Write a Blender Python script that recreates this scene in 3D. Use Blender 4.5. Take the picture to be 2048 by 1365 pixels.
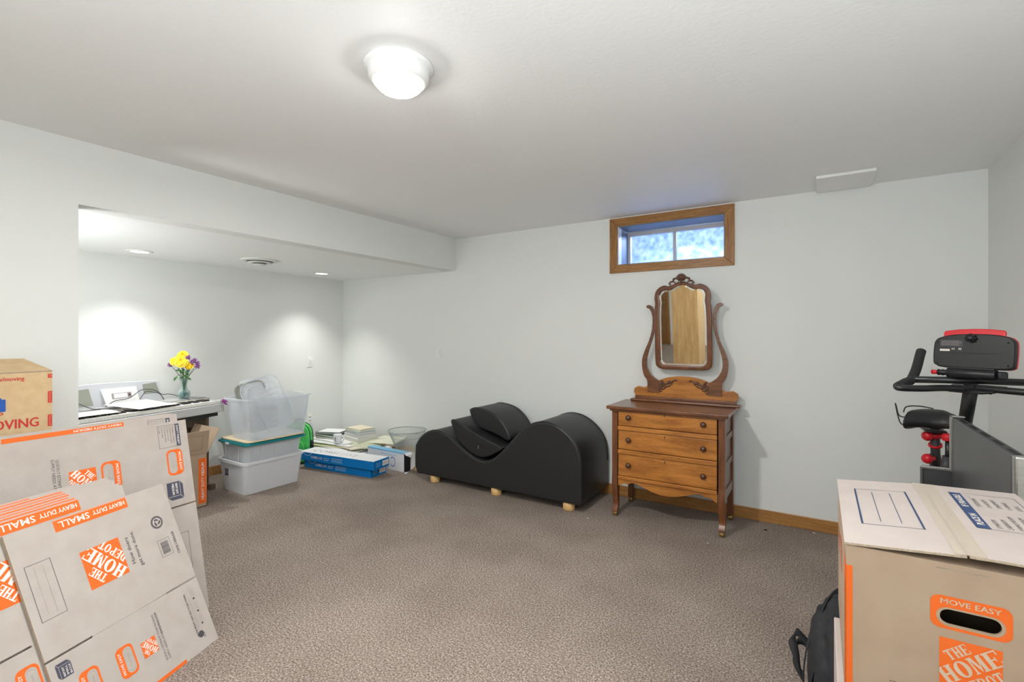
import bpy, bmesh, math, random
from mathutils import Matrix, Vector

random.seed(7)
for o in list(bpy.data.objects):
    bpy.data.objects.remove(o)
SC = bpy.context.scene
COL = SC.collection
PI = math.pi

# ------------------------------------------------------------------ camera, world, lights, exposure
H_CAM = 1.363
CEIL = 2.36
cam_d = bpy.data.cameras.new('camera')
cam_d.sensor_width = 36.0
cam_d.lens = 978.0 / 2048.0 * 36.0
cam_d.shift_y = -12.5 / 2048.0
cam_d.clip_start = 0.05
cam = bpy.data.objects.new('camera', cam_d)
COL.objects.link(cam)
cam.location = (0, 0, H_CAM)
cam.rotation_euler = (math.radians(90), 0, math.radians(32.2))
SC.camera = cam

SC.view_settings.view_transform = 'Standard'
SC.view_settings.look = 'None'
SC.view_settings.gamma = 1.0
SC.view_settings.use_curve_mapping = False
SC.view_settings.exposure = 0.15

world = bpy.data.worlds.new('overcast_sky')
SC.world = world
world.use_nodes = True
bg = world.node_tree.nodes['Background']
bg.inputs[0].default_value = (0.66, 0.80, 1.0, 1)
bg.inputs[1].default_value = 3.6


def lamp(name, kind, loc, energy, size=0.1, rot=(0, 0, 0), color=(1, 1, 1), spot=None, blend=0.5):
    d = bpy.data.lights.new(name, kind)
    d.energy = energy
    d.color = color
    if kind == 'AREA':
        d.shape = 'DISK'
        d.size = size
    else:
        d.shadow_soft_size = size
    if kind == 'SPOT':
        d.spot_size = math.radians(spot)
        d.spot_blend = blend
    o = bpy.data.objects.new(name, d)
    COL.objects.link(o)
    o.location = loc
    o.rotation_euler = rot
    return o


LAMP = (-1.32, 1.31)
REAR_FILL = (-1.30, -1.60)  # unseen ceiling lamp behind the camera, added as fill light
for lx, ly, e in ((LAMP[0], LAMP[1], 34.0), (REAR_FILL[0], REAR_FILL[1], 3.0)):  # seen ceiling lamp first, then the added rear fill
    lamp('ceiling_lamp_and_fill', 'AREA', (lx, ly, CEIL - 0.100), e, 0.17, color=(1.0, 0.985, 0.96))
# an added fill light out of view, aimed at the ceiling behind the camera
lamp('ceiling_bounce_fill', 'AREA', (.20, -.65, 1.05), 66.0, .8, rot=(math.radians(180), 0, 0), color=(0.92, 0.97, 1.0))
fl = lamp('tilted_fill', 'AREA', (-.30, -1.2, 1.75), 17.0, 0.7, rot=(math.radians(90 + 32), 0, math.radians(-6)), color=(0.92, 0.97, 1.0))  # added fill light behind the camera, tilted up towards the far wall
fl.data.spread = math.radians(125)
# an added, unseen fill light in the alcove's hidden left end, aimed at its ceiling
fl = lamp('alcove_fill', 'AREA', (-3.80, .40, 1.05), 15.0, 0.5, rot=(math.radians(180 - 8), 0, 0), color=(0.97, 0.99, 1.0))
# recessed lights of the alcove
DOWN = ((-4.60, 1.72), (-4.58, 3.392), (-4.60, 0.20))
for dx, dy in DOWN:
    lamp('recessed_light_beam', 'SPOT', (dx, dy, 2.015), 54.0, 0.045, color=(1.0, 0.985, 0.96), spot=100, blend=1.0)
# daylight coming down the window well
wl = lamp('window_well_daylight', 'AREA', (-1.03, 4.62, 2.52), 80.0, 0.8, rot=(math.radians(-38), 0, 0), color=(0.70, 0.82, 1.0))


# ------------------------------------------------------------------ materials
def lin(c):
    out = []
    for v in c:
        v = v / 255.0
        out.append(v / 12.92 if v <= 0.04045 else ((v + 0.055) / 1.055) ** 2.4)
    return tuple(out) + (1.0,)


MATS = {}


def mat(name, c, rough=0.6, metal=0.0, c2=None, scale=20.0, bump=0.0, bscale=None, spec=None, coat=0.0, stretch=(1, 1, 1),
        detail=4.0, lo=0.35, hi=0.65):
    if name in MATS:
        return MATS[name]
    m = bpy.data.materials.new(name)
    m.use_nodes = True
    nt = m.node_tree
    N, L = nt.nodes, nt.links
    b = N['Principled BSDF']
    b.inputs['Base Color'].default_value = lin(c)
    b.inputs['Roughness'].default_value = rough
    b.inputs['Metallic'].default_value = metal
    if spec is not None:
        b.inputs['Specular IOR Level'].default_value = spec
    if coat:
        b.inputs['Coat Weight'].default_value = coat
        b.inputs['Coat Roughness'].default_value = 0.15
    if c2 is not None or bump:
        tc = N.new('ShaderNodeTexCoord')
        mp = N.new('ShaderNodeMapping')
        mp.inputs['Scale'].default_value = stretch
        L.new(tc.outputs['Object'], mp.inputs[0])
    if c2 is not None:
        no = N.new('ShaderNodeTexNoise')
        no.inputs['Scale'].default_value = scale
        no.inputs['Detail'].default_value = detail
        L.new(mp.outputs[0], no.inputs['Vector'])
        cr = N.new('ShaderNodeValToRGB')
        cr.color_ramp.elements[0].position = lo
        cr.color_ramp.elements[1].position = hi
        cr.color_ramp.elements[0].color = lin(c)
        cr.color_ramp.elements[1].color = lin(c2)
        L.new(no.outputs['Fac'], cr.inputs[0])
        L.new(cr.outputs[0], b.inputs['Base Color'])
    if bump:
        nb = N.new('ShaderNodeTexNoise')
        nb.inputs['Scale'].default_value = bscale or scale
        nb.inputs['Detail'].default_value = 3
        L.new(mp.outputs[0], nb.inputs['Vector'])
        bp = N.new('ShaderNodeBump')
        bp.inputs['Strength'].default_value = bump
        bp.inputs['Distance'].default_value = 0.01
        L.new(nb.outputs['Fac'], bp.inputs['Height'])
        L.new(bp.outputs[0], b.inputs['Normal'])
    MATS[name] = m
    return m


def emit(name, c, s):
    m = bpy.data.materials.new(name)
    m.use_nodes = True
    b = m.node_tree.nodes['Principled BSDF']
    b.inputs['Base Color'].default_value = lin(c)
    b.inputs['Emission Color'].default_value = lin(c)
    b.inputs['Emission Strength'].default_value = s
    MATS[name] = m
    return m


def clear(name, c, fac=0.3, rough=0.15, c2=None):
    """translucent plastic or glass: light passes straight through, the rest is a glossy body"""
    m = bpy.data.materials.new(name)
    m.use_nodes = True
    nt = m.node_tree
    N, L = nt.nodes, nt.links
    b = N['Principled BSDF']
    b.inputs['Base Color'].default_value = lin(c)
    b.inputs['Roughness'].default_value = rough
    t = N.new('ShaderNodeBsdfTransparent')
    t.inputs[0].default_value = lin(c2 or (250, 252, 253))
    lw = N.new('ShaderNodeLayerWeight')
    lw.inputs[0].default_value = 0.35
    ma = N.new('ShaderNodeMath')
    ma.operation = 'MULTIPLY_ADD'
    ma.inputs[1].default_value = 0.55
    ma.inputs[2].default_value = fac
    ma.use_clamp = True
    L.new(lw.outputs['Facing'], ma.inputs[0])
    mx = N.new('ShaderNodeMixShader')
    L.new(ma.outputs[0], mx.inputs[0])
    L.new(t.outputs[0], mx.inputs[1])
    L.new(b.outputs[0], mx.inputs[2])
    L.new(mx.outputs[0], N['Material Output'].inputs[0])
    MATS[name] = m
    return m


def wood(name, c, c2, rough=0.4, coat=0.2, ring=9.0, stretch=(1, 1, 1), grain=60.0, mixf=0.45):
    """wood grain: distorted bands along the piece and fine pores"""
    m = bpy.data.materials.new(name)
    m.use_nodes = True
    nt = m.node_tree
    N, L = nt.nodes, nt.links
    b = N['Principled BSDF']
    b.inputs['Roughness'].default_value = rough
    b.inputs['Coat Weight'].default_value = coat
    b.inputs['Coat Roughness'].default_value = 0.25
    tc = N.new('ShaderNodeTexCoord')
    mp = N.new('ShaderNodeMapping')
    mp.inputs['Scale'].default_value = stretch
    L.new(tc.outputs['Object'], mp.inputs[0])
    n1 = N.new('ShaderNodeTexNoise')
    n1.inputs['Scale'].default_value = ring
    n1.inputs['Detail'].default_value = 5
    n1.inputs['Distortion'].default_value = 0.6
    n2 = N.new('ShaderNodeTexNoise')
    n2.inputs['Scale'].default_value = grain
    n2.inputs['Detail'].default_value = 3
    L.new(mp.outputs[0], n1.inputs['Vector'])
    L.new(mp.outputs[0], n2.inputs['Vector'])
    mx = N.new('ShaderNodeMix')
    mx.inputs[0].default_value = mixf
    L.new(n1.outputs['Fac'], mx.inputs[2])
    L.new(n2.outputs['Fac'], mx.inputs[3])
    cr = N.new('ShaderNodeValToRGB')
    cr.color_ramp.elements[0].position = 0.38
    cr.color_ramp.elements[1].position = 0.62
    cr.color_ramp.elements[0].color = lin(c)
    cr.color_ramp.elements[1].color = lin(c2)
    L.new(mx.outputs[0], cr.inputs[0])
    L.new(cr.outputs[0], b.inputs['Base Color'])
    bp = N.new('ShaderNodeBump')
    bp.inputs['Strength'].default_value = 0.08
    bp.inputs['Distance'].default_value = 0.003
    L.new(n2.outputs['Fac'], bp.inputs['Height'])
    L.new(bp.outputs[0], b.inputs['Normal'])
    MATS[name] = m
    return m


M_WALL = mat('wall_paint', (232, 234, 231), 0.75, bump=0.06, bscale=90)
M_CEIL = mat('ceiling_paint', (244, 245, 244), 0.55, bump=0.08, bscale=55)
M_OAK = wood('oak_trim', (128, 84, 38), (176, 126, 66), 0.45, 0.15, 7, (1, 12, 14))
M_OAKV = wood('oak_trim_upright', (128, 84, 38), (176, 126, 66), 0.45, 0.15, 7, (14, 12, 1))
M_BASE = wood('baseboard_oak', (150, 100, 48), (190, 140, 80), 0.4, 0.2, 6, (1, 12, 14))
M_WHITE = mat('white_plastic', (238, 238, 236), 0.35)
M_PLATE = mat('switch_plate', (236, 236, 233), 0.35)
M_DARK = mat('dark_gap', (22, 22, 22), 0.8)
M_KRAFT = mat('kraft_board', (205, 178, 138), 0.85, c2=(196, 168, 128), scale=30, bump=0.05, bscale=60)
M_CARD = mat('pale_cardboard', (178, 168, 160), 0.85, c2=(184, 175, 167), scale=14, bump=0.04, bscale=120)
M_CARDIN = mat('cardboard_edge', (164, 146, 124), 0.9, c2=(184, 168, 148), scale=300)
M_CARDTAN = mat('tan_cardboard', (168, 145, 122), 0.85, c2=(175, 153, 130), scale=9, bump=0.04, bscale=90)
M_CARDTOP = mat('pinkish_white_lit_cardboard', (186, 173, 166), 0.8, c2=(191, 179, 172), scale=9)  # the paleness of a carton's lit top is put into this colour
M_ORANGE = mat('orange_print', (232, 104, 26), 0.7)
M_INK = mat('grey_ink', (74, 72, 78), 0.8)
M_INKL = mat('faint_grey_ink', (160, 150, 146), 0.8)
M_NAVY = mat('navy_ink', (52, 72, 112), 0.7)
M_SLATE = mat('slate_ink', (72, 74, 90), 0.7)
M_PRW = mat('white_print', (236, 228, 220), 0.7)
M_REDP = mat('red_print', (196, 54, 44), 0.7)
M_BLUEP = mat('blue_print', (28, 86, 170), 0.7)
M_TAPE = clear('packing_tape', (225, 215, 200), 0.28, 0.2, (236, 224, 208))
M_BLACKL = mat('black_faux_leather', (33, 34, 36), 0.42, bump=0.05, bscale=160, spec=0.5)
M_LEGW = wood('pale_pine_leg', (206, 166, 104), (226, 188, 128), 0.5, 0.1, 6, (10, 10, 1))
M_DRW = wood('honey_drawer_wood', (150, 90, 30), (196, 128, 54), 0.32, 0.4, 2.6, (1.2, 3, 9), 26, 0.3)
M_DRK = wood('dark_stained_wood', (92, 52, 28), (130, 80, 44), 0.3, 0.45, 4, (1.5, 5, 8), 40, 0.3)
M_DRKV = wood('dark_stained_wood_upright', (90, 50, 27), (126, 75, 40), 0.3, 0.45, 4, (8, 8, 1.2), 40, 0.3)
M_KNOB = mat('turned_knob_wood', (84, 50, 34), 0.3, coat=0.4)
M_MIR = mat('mirror_silver', (235, 236, 232), 0.02, 1.0)
M_CARVE = wood('carved_wood', (70, 38, 24), (104, 62, 40), 0.4, 0.3, 12, (3, 3, 3))
M_CASTER = mat('brass_caster', (150, 120, 70), 0.4, 0.6)
M_BINW = clear('frosted_bin_plastic', (250, 251, 254), 0.50, 0.3)
M_BINM = clear('cloudy_bin_plastic', (248, 250, 254), 0.34, 0.25)
M_BINC = clear('clear_bin_plastic', (246, 248, 254), 0.15, 0.12)
M_LIDC = clear('clear_lid_plastic', (250, 251, 254), 0.30, 0.15)
M_TEAL = mat('teal_plastic', (24, 132, 138), 0.35)
M_TANB = mat('tan_board', (222, 204, 168), 0.6, c2=(230, 214, 182), scale=8)
M_PAPER = mat('white_paper', (240, 240, 238), 0.8)
M_PAPERG = mat('cream_paper', (226, 226, 204), 0.8)
M_PAPERY = mat('buff_paper', (224, 214, 190), 0.8)
M_COREB = mat('blue_carton', (0, 112, 184), 0.6, c2=(0, 120, 192), scale=4, spec=0.2)
M_COREW = mat('white_carton', (232, 232, 234), 0.5)
M_GREENBAG = mat('bright_green_fabric', (86, 212, 104), 0.7, c2=(70, 196, 92), scale=18, bump=0.3, bscale=30)
M_BLACKP = mat('black_plastic', (26, 27, 30), 0.4)
M_BLACKM = mat('black_painted_metal', (30, 31, 33), 0.35, spec=0.6)
M_FOAM = mat('black_foam_grip', (38, 39, 40), 0.85, bump=0.1, bscale=200)
M_RED = mat('red_plastic', (214, 26, 38), 0.35)
M_CLOTH = mat('black_nylon', (30, 31, 35), 0.75, c2=(38, 39, 44), scale=12, bump=0.7, bscale=14)
M_WEB = mat('black_webbing', (36, 37, 40), 0.8, bump=0.3, bscale=150)
M_BLUEPL = mat('blue_buckle', (56, 110, 224), 0.4)
M_STEELD = mat('dark_grey_metal', (96, 97, 99), 0.42, 0.55, c2=(104, 105, 107), scale=3)
M_STEELK = mat('charcoal_metal', (64, 64, 66), 0.5, 0.3, c2=(74, 74, 75), scale=10)
M_STEEL = mat('brushed_steel', (176, 176, 170), 0.32, 0.85, c2=(186, 186, 180), scale=4, stretch=(1, 1, 30))
M_PIANO = mat('piano_grey_plastic', (176, 178, 178), 0.45)
M_PIANOL = mat('piano_silver_front', (206, 208, 208), 0.4)
M_PIANOP = mat('pale_grey_panel', (202, 205, 210), 0.5)
M_PIANOD = mat('recess_grey_green', (150, 154, 142), 0.7)
M_KEYW = mat('white_key', (244, 243, 238), 0.25)
M_KEYB = mat('black_key', (28, 26, 28), 0.3)
M_STAND = wood('brown_stand', (92, 74, 58), (112, 92, 72), 0.5, 0.1, 5, (6, 6, 1))
M_GLASS = clear('vase_glass', (224, 232, 230), 0.04, 0.03, (240, 248, 247))
M_BEAD = mat('teal_glass_beads', (112, 158, 160), 0.12, c2=(70, 116, 122), scale=60, coat=0.6)
M_STEM = mat('green_stem', (44, 100, 50), 0.6)
M_LEAF = mat('green_leaf', (48, 112, 56), 0.6, c2=(84, 140, 60), scale=30)
M_YEL = mat('yellow_petal', (252, 206, 0), 0.6, c2=(255, 224, 40), scale=40)
M_YELD = mat('orange_yellow_petal', (240, 168, 0), 0.6)
M_PUR = mat('purple_petal', (104, 48, 110), 0.6)
M_WIRE = mat('silver_wire', (178, 190, 188), 0.35, 0.4)
M_CORD = mat('grey_cord', (70, 72, 74), 0.5)
M_MUG = mat('white_ceramic', (240, 240, 244), 0.15, coat=0.4)
M_BOOKD = mat('dark_book_cover', (44, 44, 66), 0.5)
M_BOOKG = mat('green_book_cover', (34, 78, 66), 0.5)
M_BOOKB = mat('brown_book_cover', (104, 66, 46), 0.5)
M_BOOKBL = mat('blue_grey_book_cover', (150, 166, 186), 0.5)
M_BOOKL = mat('pale_green_book_cover', (214, 222, 196), 0.5)
M_PAGES = mat('book_pages', (234, 232, 224), 0.8, c2=(214, 212, 204), scale=3, stretch=(1, 1, 120))
M_PURPLE = mat('purple_clip', (140, 30, 130), 0.4)
M_PINE = wood('knotty_pine', (190, 152, 100), (214, 180, 128), 0.45, 0.2, 3, (6, 6, 1), 30, 0.3)
M_DOOR = wood('oak_door', (120, 78, 42), (156, 108, 62), 0.45, 0.2, 4, (8, 8, 1))
M_WINMET = mat('window_aluminium', (196, 192, 190), 0.5, 0.3)
M_WINBLUE = mat('blue_grey_jamb', (112, 124, 140), 0.5)
M_WELL = mat('window_well_concrete', (176, 180, 188), 0.9, c2=(156, 161, 172), scale=5, detail=8, lo=0.3, hi=0.7)
M_VENT = mat('white_vent_metal', (226, 226, 222), 0.4)
M_VENTD = mat('vent_throat', (96, 100, 84), 0.8)
M_DEBRIS = mat('dark_debris', (20, 18, 16), 0.8)
M_LINT = mat('white_lint', (220, 216, 206), 0.8)


def carpet_mat():
    m = bpy.data.materials.new('speckled_carpet')
    m.use_nodes = True
    nt = m.node_tree
    N, L = nt.nodes, nt.links
    b = N['Principled BSDF']
    b.inputs['Roughness'].default_value = 1.0
    b.inputs['Specular IOR Level'].default_value = 0.05
    tc = N.new('ShaderNodeTexCoord')
    n1 = N.new('ShaderNodeTexNoise')
    n1.inputs['Scale'].default_value = 120
    n1.inputs['Detail'].default_value = 6
    n1.inputs['Roughness'].default_value = 0.78
    n3 = N.new('ShaderNodeTexNoise')
    n3.inputs['Scale'].default_value = 210
    n3.inputs['Detail'].default_value = 3
    n2 = N.new('ShaderNodeTexNoise')
    n2.inputs['Scale'].default_value = 2.2
    n2.inputs['Detail'].default_value = 5
    for n in (n1, n2, n3):
        L.new(tc.outputs['Object'], n.inputs['Vector'])
    cr = N.new('ShaderNodeValToRGB')
    e = cr.color_ramp.elements
    e[0].position = 0.38
    e[0].color = lin((98, 85, 75))
    e[1].position = 0.62
    e[1].color = lin((206, 194, 183))
    x = e.new(0.5)
    x.color = lin((150, 136, 126))
    L.new(n1.outputs['Fac'], cr.inputs[0])
    c2 = N.new('ShaderNodeValToRGB')
    c2.color_ramp.elements[0].position = 0.38
    c2.color_ramp.elements[0].color = (0.84, 0.83, 0.82, 1)
    c2.color_ramp.elements[1].position = 0.62
    c2.color_ramp.elements[1].color = (1, 1, 1, 1)
    L.new(n2.outputs['Fac'], c2.inputs[0])
    mx = N.new('ShaderNodeMix')
    mx.data_type = 'RGBA'
    mx.blend_type = 'MULTIPLY'
    mx.inputs[0].default_value = 1.0
    L.new(cr.outputs[0], mx.inputs[6])
    L.new(c2.outputs[0], mx.inputs[7])
    L.new(mx.outputs[2], b.inputs['Base Color'])
    bp = N.new('ShaderNodeBump')
    bp.inputs['Strength'].default_value = 0.5
    bp.inputs['Distance'].default_value = 0.012
    L.new(n3.outputs['Fac'], bp.inputs['Height'])
    L.new(bp.outputs[0], b.inputs['Normal'])
    return m


M_CARPET = carpet_mat()
E_DOME = emit('lit_lamp_glass', (255, 253, 248), 48.0)
E_DOWN = emit('lit_recessed_lens', (255, 253, 248), 6.0)


def dirty_glass():
    m = clear('dusty_window_glass', (190, 206, 236), 0.20, 0.1, (226, 236, 252))
    nt = m.node_tree
    N, L = nt.nodes, nt.links
    tc = N.new('ShaderNodeTexCoord')
    no = N.new('ShaderNodeTexNoise')
    no.inputs['Scale'].default_value = 26
    no.inputs['Detail'].default_value = 9
    L.new(tc.outputs['Object'], no.inputs['Vector'])
    cr = N.new('ShaderNodeValToRGB')
    cr.color_ramp.elements[0].position = 0.35
    cr.color_ramp.elements[0].color = lin((236, 242, 252))
    cr.color_ramp.elements[1].position = 0.7
    cr.color_ramp.elements[1].color = lin((186, 204, 232))
    L.new(no.outputs['Fac'], cr.inputs[0])
    for n in N:
        if n.type == 'BSDF_TRANSPARENT':
            L.new(cr.outputs[0], n.inputs[0])
    return m


M_PANE = dirty_glass()


# ------------------------------------------------------------------ mesh helpers
class G:
    """a bmesh with material slots"""

    def __init__(self, *mats):
        self.bm = bmesh.new()
        self.mats = list(mats)

    def mi(self, m):
        if m not in self.mats:
            self.mats.append(m)
        return self.mats.index(m)

    def face(self, pts, m, smooth=False):
        vs = [self.bm.verts.new(p) for p in pts]
        try:
            f = self.bm.faces.new(vs)
        except ValueError:
            return None
        f.material_index = self.mi(m)
        f.smooth = smooth
        return f

    def box(self, c, s, m, rot=None, bev=0.0, seg=2):
        r = bmesh.ops.create_cube(self.bm, size=1.0)
        vs = r['verts']
        mx = Matrix.Translation(c) @ (rot.to_4x4() if rot else Matrix.Identity(4)) @ Matrix.Diagonal((s[0], s[1], s[2], 1))
        bmesh.ops.transform(self.bm, matrix=mx, verts=vs)
        i = self.mi(m)
        fs = set(f for v in vs for f in v.link_faces)
        for f in fs:
            f.material_index = i
        if bev:
            es = list(set(e for v in vs for e in v.link_edges))
            r = bmesh.ops.bevel(self.bm, geom=es, offset=bev, segments=seg, profile=0.5, affect='EDGES')
            for f in r['faces']:
                f.material_index = i
                f.smooth = True
        return self

    def b2(self, lo, hi, m, bev=0.0, seg=2):
        c = [(a + b) / 2 for a, b in zip(lo, hi)]
        s = [abs(b - a) for a, b in zip(lo, hi)]
        return self.box(c, s, m, None, bev, seg)

    def prism(self, pts, m, depth, mx=None, smooth=False, mside=None):
        """pts in the (u, v) plane, extruded from w=0 to w=depth, then placed with mx"""
        mx = mx or Matrix.Identity(4)
        a = [self.bm.verts.new(mx @ Vector((p[0], p[1], 0))) for p in pts]
        b = [self.bm.verts.new(mx @ Vector((p[0], p[1], depth))) for p in pts]
        i = self.mi(m)
        j = self.mi(mside or m)
        n = len(pts)
        f = self.bm.faces.new(list(reversed(a)))
        f.material_index = i
        f = self.bm.faces.new(b)
        f.material_index = i
        for k in range(n):
            f = self.bm.faces.new((a[k], a[(k + 1) % n], b[(k + 1) % n], b[k]))
            f.material_index = j
            f.smooth = smooth
        return self

    def ring(self, outer, inner, m, depth, mx=None):
        """frame between two closed outlines with the same number of points"""
        mx = mx or Matrix.Identity(4)
        i = self.mi(m)
        n = len(outer)
        V = lambda p, w: self.bm.verts.new(mx @ Vector((p[0], p[1], w)))
        oa, ob = [V(p, 0) for p in outer], [V(p, depth) for p in outer]
        ia, ib = [V(p, 0) for p in inner], [V(p, depth) for p in inner]
        for k in range(n):
            q = (k + 1) % n
            for quad in ((ob[k], ob[q], ib[q], ib[k]), (oa[q], oa[k], ia[k], ia[q]), (oa[k], oa[q], ob[q], ob[k]), (ia[q], ia[k], ib[k], ib[q])):
                f = self.bm.faces.new(quad)
                f.material_index = i
        return self

    def tube(self, pts, r, m, seg=8, caps=True, closed=False):
        pts = [Vector(p) for p in pts]
        n = len(pts)
        rs = r if isinstance(r, (list, tuple)) else [r] * n
        i = self.mi(m)
        rings = []
        prev = None
        for k in range(n):
            if closed:
                t = pts[(k + 1) % n] - pts[k - 1]
            else:
                t = pts[min(k + 1, n - 1)] - pts[max(k - 1, 0)]
            if t.length < 1e-9:
                t = Vector((0, 0, 1))
            t.normalize()
            if prev is None:
                a = Vector((0, 0, 1)) if abs(t.z) < 0.9 else Vector((1, 0, 0))
                x = t.cross(a).normalized()
            else:
                x = (prev - t * prev.dot(t)).normalized()
            prev = x
            y = t.cross(x)
            rings.append([self.bm.verts.new(pts[k] + (x * math.cos(2 * PI * s / seg) + y * math.sin(2 * PI * s / seg)) * rs[k]) for s in range(seg)])
        R = n if closed else n - 1
        for k in range(R):
            A, B = rings[k], rings[(k + 1) % n]
            for s in range(seg):
                f = self.bm.faces.new((A[s], A[(s + 1) % seg], B[(s + 1) % seg], B[s]))
                f.material_index = i
                f.smooth = True
        if caps and not closed:
            for A in (list(reversed(rings[0])), rings[-1]):
                f = self.bm.faces.new(A)
                f.material_index = i
        return self

    def lathe(self, prof, m, c=(0, 0, 0), seg=24, mx=None, smooth=True):
        mx = mx or Matrix.Identity(4)
        i = self.mi(m)
        rings = []
        for r, z in prof:
            if r < 1e-6:
                rings.append([self.bm.verts.new(mx @ Vector((c[0], c[1], c[2] + z)))])
            else:
                rings.append([self.bm.verts.new(mx @ Vector((c[0] + r * math.cos(2 * PI * s / seg), c[1] + r * math.sin(2 * PI * s / seg), c[2] + z))) for s in range(seg)])
        for A, B in zip(rings, rings[1:]):
            for s in range(seg):
                q = (s + 1) % seg
                if len(A) == 1 and len(B) == 1:
                    continue
                if len(A) == 1:
                    f = self.bm.faces.new((A[0], B[q], B[s]))
                elif len(B) == 1:
                    f = self.bm.faces.new((A[s], A[q], B[0]))
                else:
                    f = self.bm.faces.new((A[s], A[q], B[q], B[s]))
                f.material_index = i
                f.smooth = smooth
        return self

    def build(self, name, parent=None, bevel=0.0, bseg=2, fix=True, angle=35):
        if fix:
            bmesh.ops.recalc_face_normals(self.bm, faces=self.bm.faces[:])
        me = bpy.data.meshes.new(name)
        self.bm.to_mesh(me)
        self.bm.free()
        for m in self.mats:
            me.materials.append(m)
        o = bpy.data.objects.new(name, me)
        COL.objects.link(o)
        if parent:
            o.parent = parent
        if bevel:
            md = o.modifiers.new('bevel', 'BEVEL')
            md.width = bevel
            md.segments = bseg
            md.limit_method = 'ANGLE'
            md.angle_limit = math.radians(angle)
            md.harden_normals = False
        return o


def tag(o, label, cat, group=None, kind=None):
    o['label'] = label
    o['category'] = cat
    if group:
        o['group'] = group
    if kind:
        o['kind'] = kind
    return o


def thing(name, label, cat, loc=(0, 0, 0), rz=0.0, group=None):
    o = bpy.data.objects.new(name, None)
    o.empty_display_size = 0.05
    COL.objects.link(o)
    o.location = loc
    o.rotation_euler = (0, 0, rz)
    return tag(o, label, cat, group)


def struct(o):
    o['kind'] = 'structure'
    return o


def catmull(P, n=6, closed=False):
    out = []
    N = len(P)
    R = N if closed else N - 1
    for k in range(R):
        if closed:
            p0, p1, p2, p3 = P[k - 1], P[k], P[(k + 1) % N], P[(k + 2) % N]
        else:
            p0, p1, p2, p3 = P[max(k - 1, 0)], P[k], P[k + 1], P[min(k + 2, N - 1)]
        for j in range(n):
            t = j / n
            out.append(tuple(0.5 * (2 * b + (c - a) * t + (2 * a - 5 * b + 4 * c - d) * t * t + (3 * b - a - 3 * c + d) * t ** 3)
                             for a, b, c, d in zip(p0, p1, p2, p3)))
    if not closed:
        out.append(tuple(P[-1]))
    return out


def rrect(w, h, r, n=4, cx=0.0, cy=0.0):
    out = []
    for (sx, sy, a0) in ((1, -1, -90), (1, 1, 0), (-1, 1, 90), (-1, -1, 180)):
        for k in range(n + 1):
            a = math.radians(a0 + 90.0 * k / n)
            out.append((cx + sx * (w / 2 - r) + r * math.cos(a), cy + sy * (h / 2 - r) + r * math.sin(a)))
    return out


def basis(o, x, y, z=None):
    x, y = Vector(x), Vector(y)
    z = Vector(z) if z is not None else x.cross(y)
    return Matrix(((x[0], y[0], z[0], o[0]), (x[1], y[1], z[1], o[1]), (x[2], y[2], z[2], o[2]), (0, 0, 0, 1)))


# ------------------------------------------------------------------ printing
_TX = {}


def text_geo(s, bold):
    k = (s, bold)
    if k in _TX:
        return _TX[k]
    cu = bpy.data.curves.new('lettering', 'FONT')
    cu.body = s
    cu.offset = bold
    cu.resolution_u = 2
    o = bpy.data.objects.new('lettering', cu)
    COL.objects.link(o)
    bpy.context.view_layer.update()
    me = bpy.data.meshes.new_from_object(o)
    polys = [[(me.vertices[v].co.x, me.vertices[v].co.y) for v in p.vertices] for p in me.polygons]
    bpy.data.objects.remove(o)
    bpy.data.curves.remove(cu)
    bpy.data.meshes.remove(me)
    xs = [p[0] for q in polys for p in q] or [0, 1]
    ys = [p[1] for q in polys for p in q] or [0, 1]
    _TX[k] = (polys, min(xs), max(xs), min(ys), max(ys))
    return _TX[k]


def clip_poly(P, x0, y0, x1, y1):
    for ax, lim, sg in ((0, x0, 1), (0, x1, -1), (1, y0, 1), (1, y1, -1)):
        out = []
        for k in range(len(P)):
            a, b = P[k - 1], P[k]
            da, db = (a[ax] - lim) * sg, (b[ax] - lim) * sg
            if da >= 0:
                out.append(a)
            if (da >= 0) != (db >= 0):
                t = da / (da - db)
                out.append((a[0] + (b[0] - a[0]) * t, a[1] + (b[1] - a[1]) * t))
        P = out
        if len(P) < 3:
            return []
    return P


def _r(a, b, c, d):
    return [(a, b), (c, b), (c, d), (a, d)]


def _arc(cx, cy, rx, ry, ix, iy, a0, a1, n=12):
    out = []
    for k in range(n):
        t0, t1 = math.radians(a0 + (a1 - a0) * k / n), math.radians(a0 + (a1 - a0) * (k + 1) / n)
        out.append([(cx + rx * math.cos(t0), cy + ry * math.sin(t0)), (cx + rx * math.cos(t1), cy + ry * math.sin(t1)),
                    (cx + ix * math.cos(t1), cy + iy * math.sin(t1)), (cx + ix * math.cos(t0), cy + iy * math.sin(t0))])
    return out


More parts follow.
